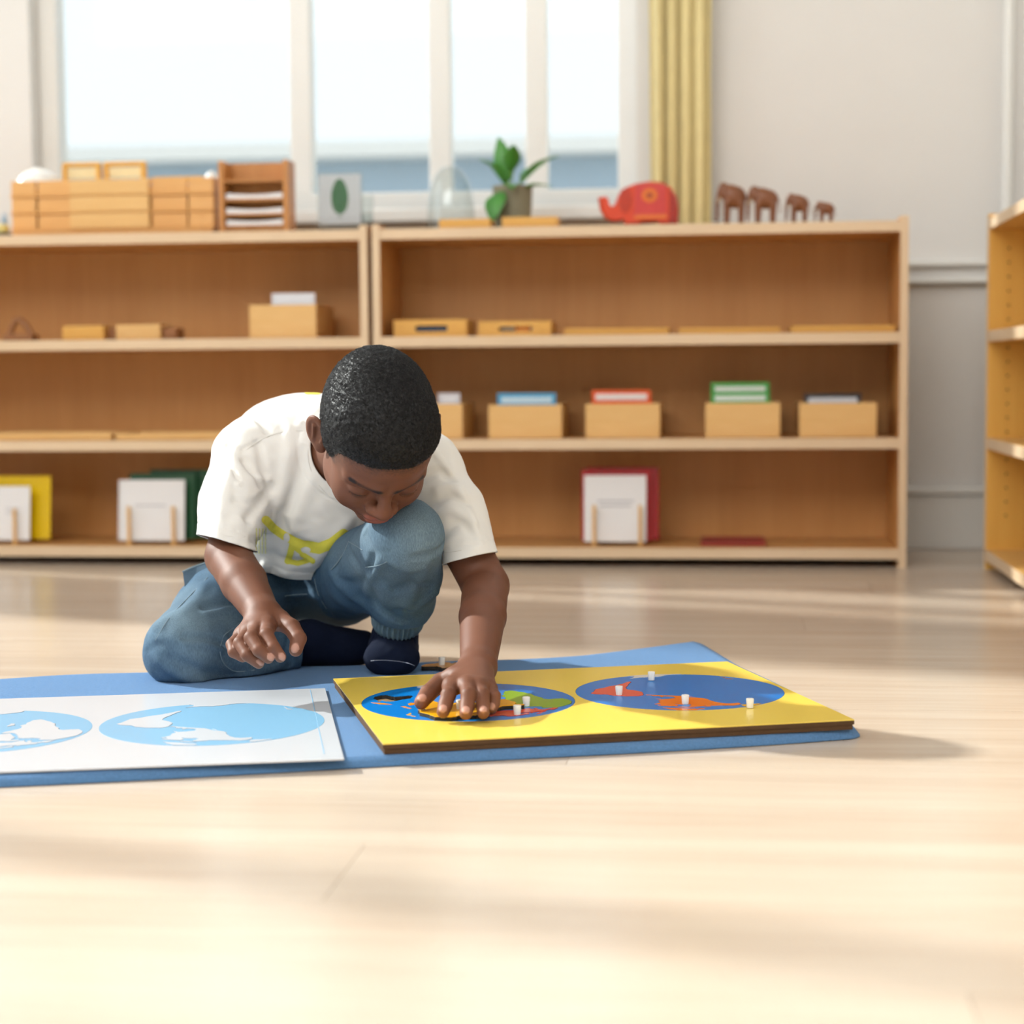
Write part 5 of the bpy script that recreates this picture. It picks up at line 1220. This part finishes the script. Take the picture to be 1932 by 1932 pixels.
MB().tube(off_surface(sock_l, line3(sock_l, [(686, 1254), (700, 1247), (730, 1246), (760, 1249), (782, 1256), (791, 1266)], 4), .0), .0006, 5).build('toe_seam', plain('grey_thread', '7c7f8c', .9), None, True).parent = sk
def sock_r(p):
    d = chain(p, [P(520, 1222, 2.71), P(585, 1214, 2.735), P(640, 1224, 2.75), P(682, 1221, 2.755)], [.030, .032, .028, .026], .02)
    return np.maximum(d - .0006 * hashnoise(p, 120, 4), .0015 - p[:, 2])
vs, fs_ = sdf_mesh(sock_r, (-.42, 2.62, -.005), (-.15, 2.86, .16), .0025)
np_mesh('sock', vs, fs_, M_SOCK, person)

# printed emblem on the chest: yellow strokes lying on the cloth
def subdiv(v, f_):
    e_ = np.sort(np.concatenate([f_[:, [0, 1]], f_[:, [1, 2]], f_[:, [2, 0]]]), 1); u, inv = np.unique(e_, axis=0, return_inverse=True); inv = inv.reshape(-1)
    m = len(v) + inv; n = len(f_); a, b, c = m[:n], m[n:2 * n], m[2 * n:]
    return np.concatenate([v, (v[u[:, 0]] + v[u[:, 1]]) / 2]), np.concatenate([np.stack(q, 1) for q in ((f_[:, 0], a, c), (a, f_[:, 1], b), (c, b, f_[:, 2]), (a, b, c))])
def to_px(p):
    r = p - CO; c, s = math.cos(PIT), math.sin(PIT); zc = r[:, 1] * c - r[:, 2] * s; yc = -r[:, 2] * c - r[:, 1] * s
    u, v = FPX * r[:, 0] / zc, FPX * yc / zc; cr, sr = math.cos(ROLL), math.sin(ROLL); return np.stack([966 + u * cr - v * sr, 966 + u * sr + v * cr], 1)
def seg2(p, a, b): 
    a, b = np.array(a, float), np.array(b, float); t = np.clip(((p - a) @ (b - a)) / ((b - a) @ (b - a)), 0, 1); return np.linalg.norm(p - a - t[:, None] * (b - a), axis=1)
STROKES = [([(501, 981), (517, 997), (536, 1010), (556, 1021), (580, 1030)], 8), ([(580, 1030), (602, 1034), (626, 1025), (648, 1008)], 10.5), ([(553, 1022), (548, 1044), (543, 1058)], 6), ([(543, 1058), (562, 1062), (582, 1056)], 5), ([(556, 1030), (570, 1045), (590, 1058)], 5), ([(560, 1030), (572, 1024), (590, 1026)], 5)]
HOLES = [((541, 1014), 6, 9), ((577, 1037), 9, 6), ((560, 1049), 6, 7)]
def print_g(px_):
    d = np.min([seg2(px_, a, b) - w for L, w in STROKES for a, b in zip(L[:-1], L[1:])], 0)
    for c, rx, ry in HOLES: d = np.maximum(d, (1 - np.sqrt(((px_[:, 0] - c[0]) / rx) ** 2 + ((px_[:, 1] - c[1]) / ry) ** 2)) * min(rx, ry))
    return d
def dash_g(px_):
    d = np.full(len(px_), 99.)
    for x in (483, 489, 495, 501):
        for y in range(998, 1046, 8): d = np.minimum(d, seg2(px_, (x, y), (x + .5, y + 5)) - 1.3)
    return d
M_YPRINT = plain('yellow_print', 'e8df52', .8, .06, 200); M_YPALE = plain('pale_yellow_print', 'e2e0a0', .85, .05, 200)
for nm, fn, box_, mt_ in (('chest_print', print_g, (485, 665, 960, 1075), M_YPRINT), ('print_dashes', dash_g, (478, 508, 990, 1052), M_YPALE), ('shoulder_print', lambda q: seg2(q, (578, 741), (601, 741)) - 3.5, (565, 606, 734, 750), M_YPRINT)):
    px_ = to_px(sv2[sf2].mean(1)); sel = (px_[:, 0] > box_[0]) & (px_[:, 0] < box_[1]) & (px_[:, 1] > box_[2]) & (px_[:, 1] < box_[3]) & (sv2[sf2].mean(1)[:, 1] < 2.80)
    if not sel.any(): continue
    u, inv = np.unique(sf2[sel], return_inverse=True); v_, f_ = sv2[u], inv.reshape(-1, 3)
    for _ in range(2): v_, f_ = subdiv(v_, f_)
    v_, f_ = clip(v_, f_, -fn(to_px(v_)))
    if len(f_) == 0: continue
    eps = 1e-3; gr_ = np.stack([shirt_base(v_ + dv) - shirt_base(v_ - dv) for dv in np.eye(3) * eps], 1); gr_ /= np.linalg.norm(gr_, axis=1, keepdims=True) + 1e-9
    po = np_mesh(nm, v_ + gr_ * .0007, f_, mt_, None); po.parent = shirt_o

# stitched seams of the T-shirt
M_SSEAM = plain('shirt_seam', 'd8d5cf', .9)
for ln_ in ([(592, 822), (581, 850), (586, 885), (604, 918), (630, 943), (655, 956)], [(379, 984), (400, 1001), (430, 1012), (463, 1013)], [(838, 1043), (870, 1038), (918, 1022)], [(572, 813), (535, 815), (500, 826), (466, 848)]):
    L = line3(shirt, ln_, 4); MB().tube(off_surface(shirt, L, .0001), .00045, 5).build('seam', M_SSEAM, None, True).parent = shirt_o
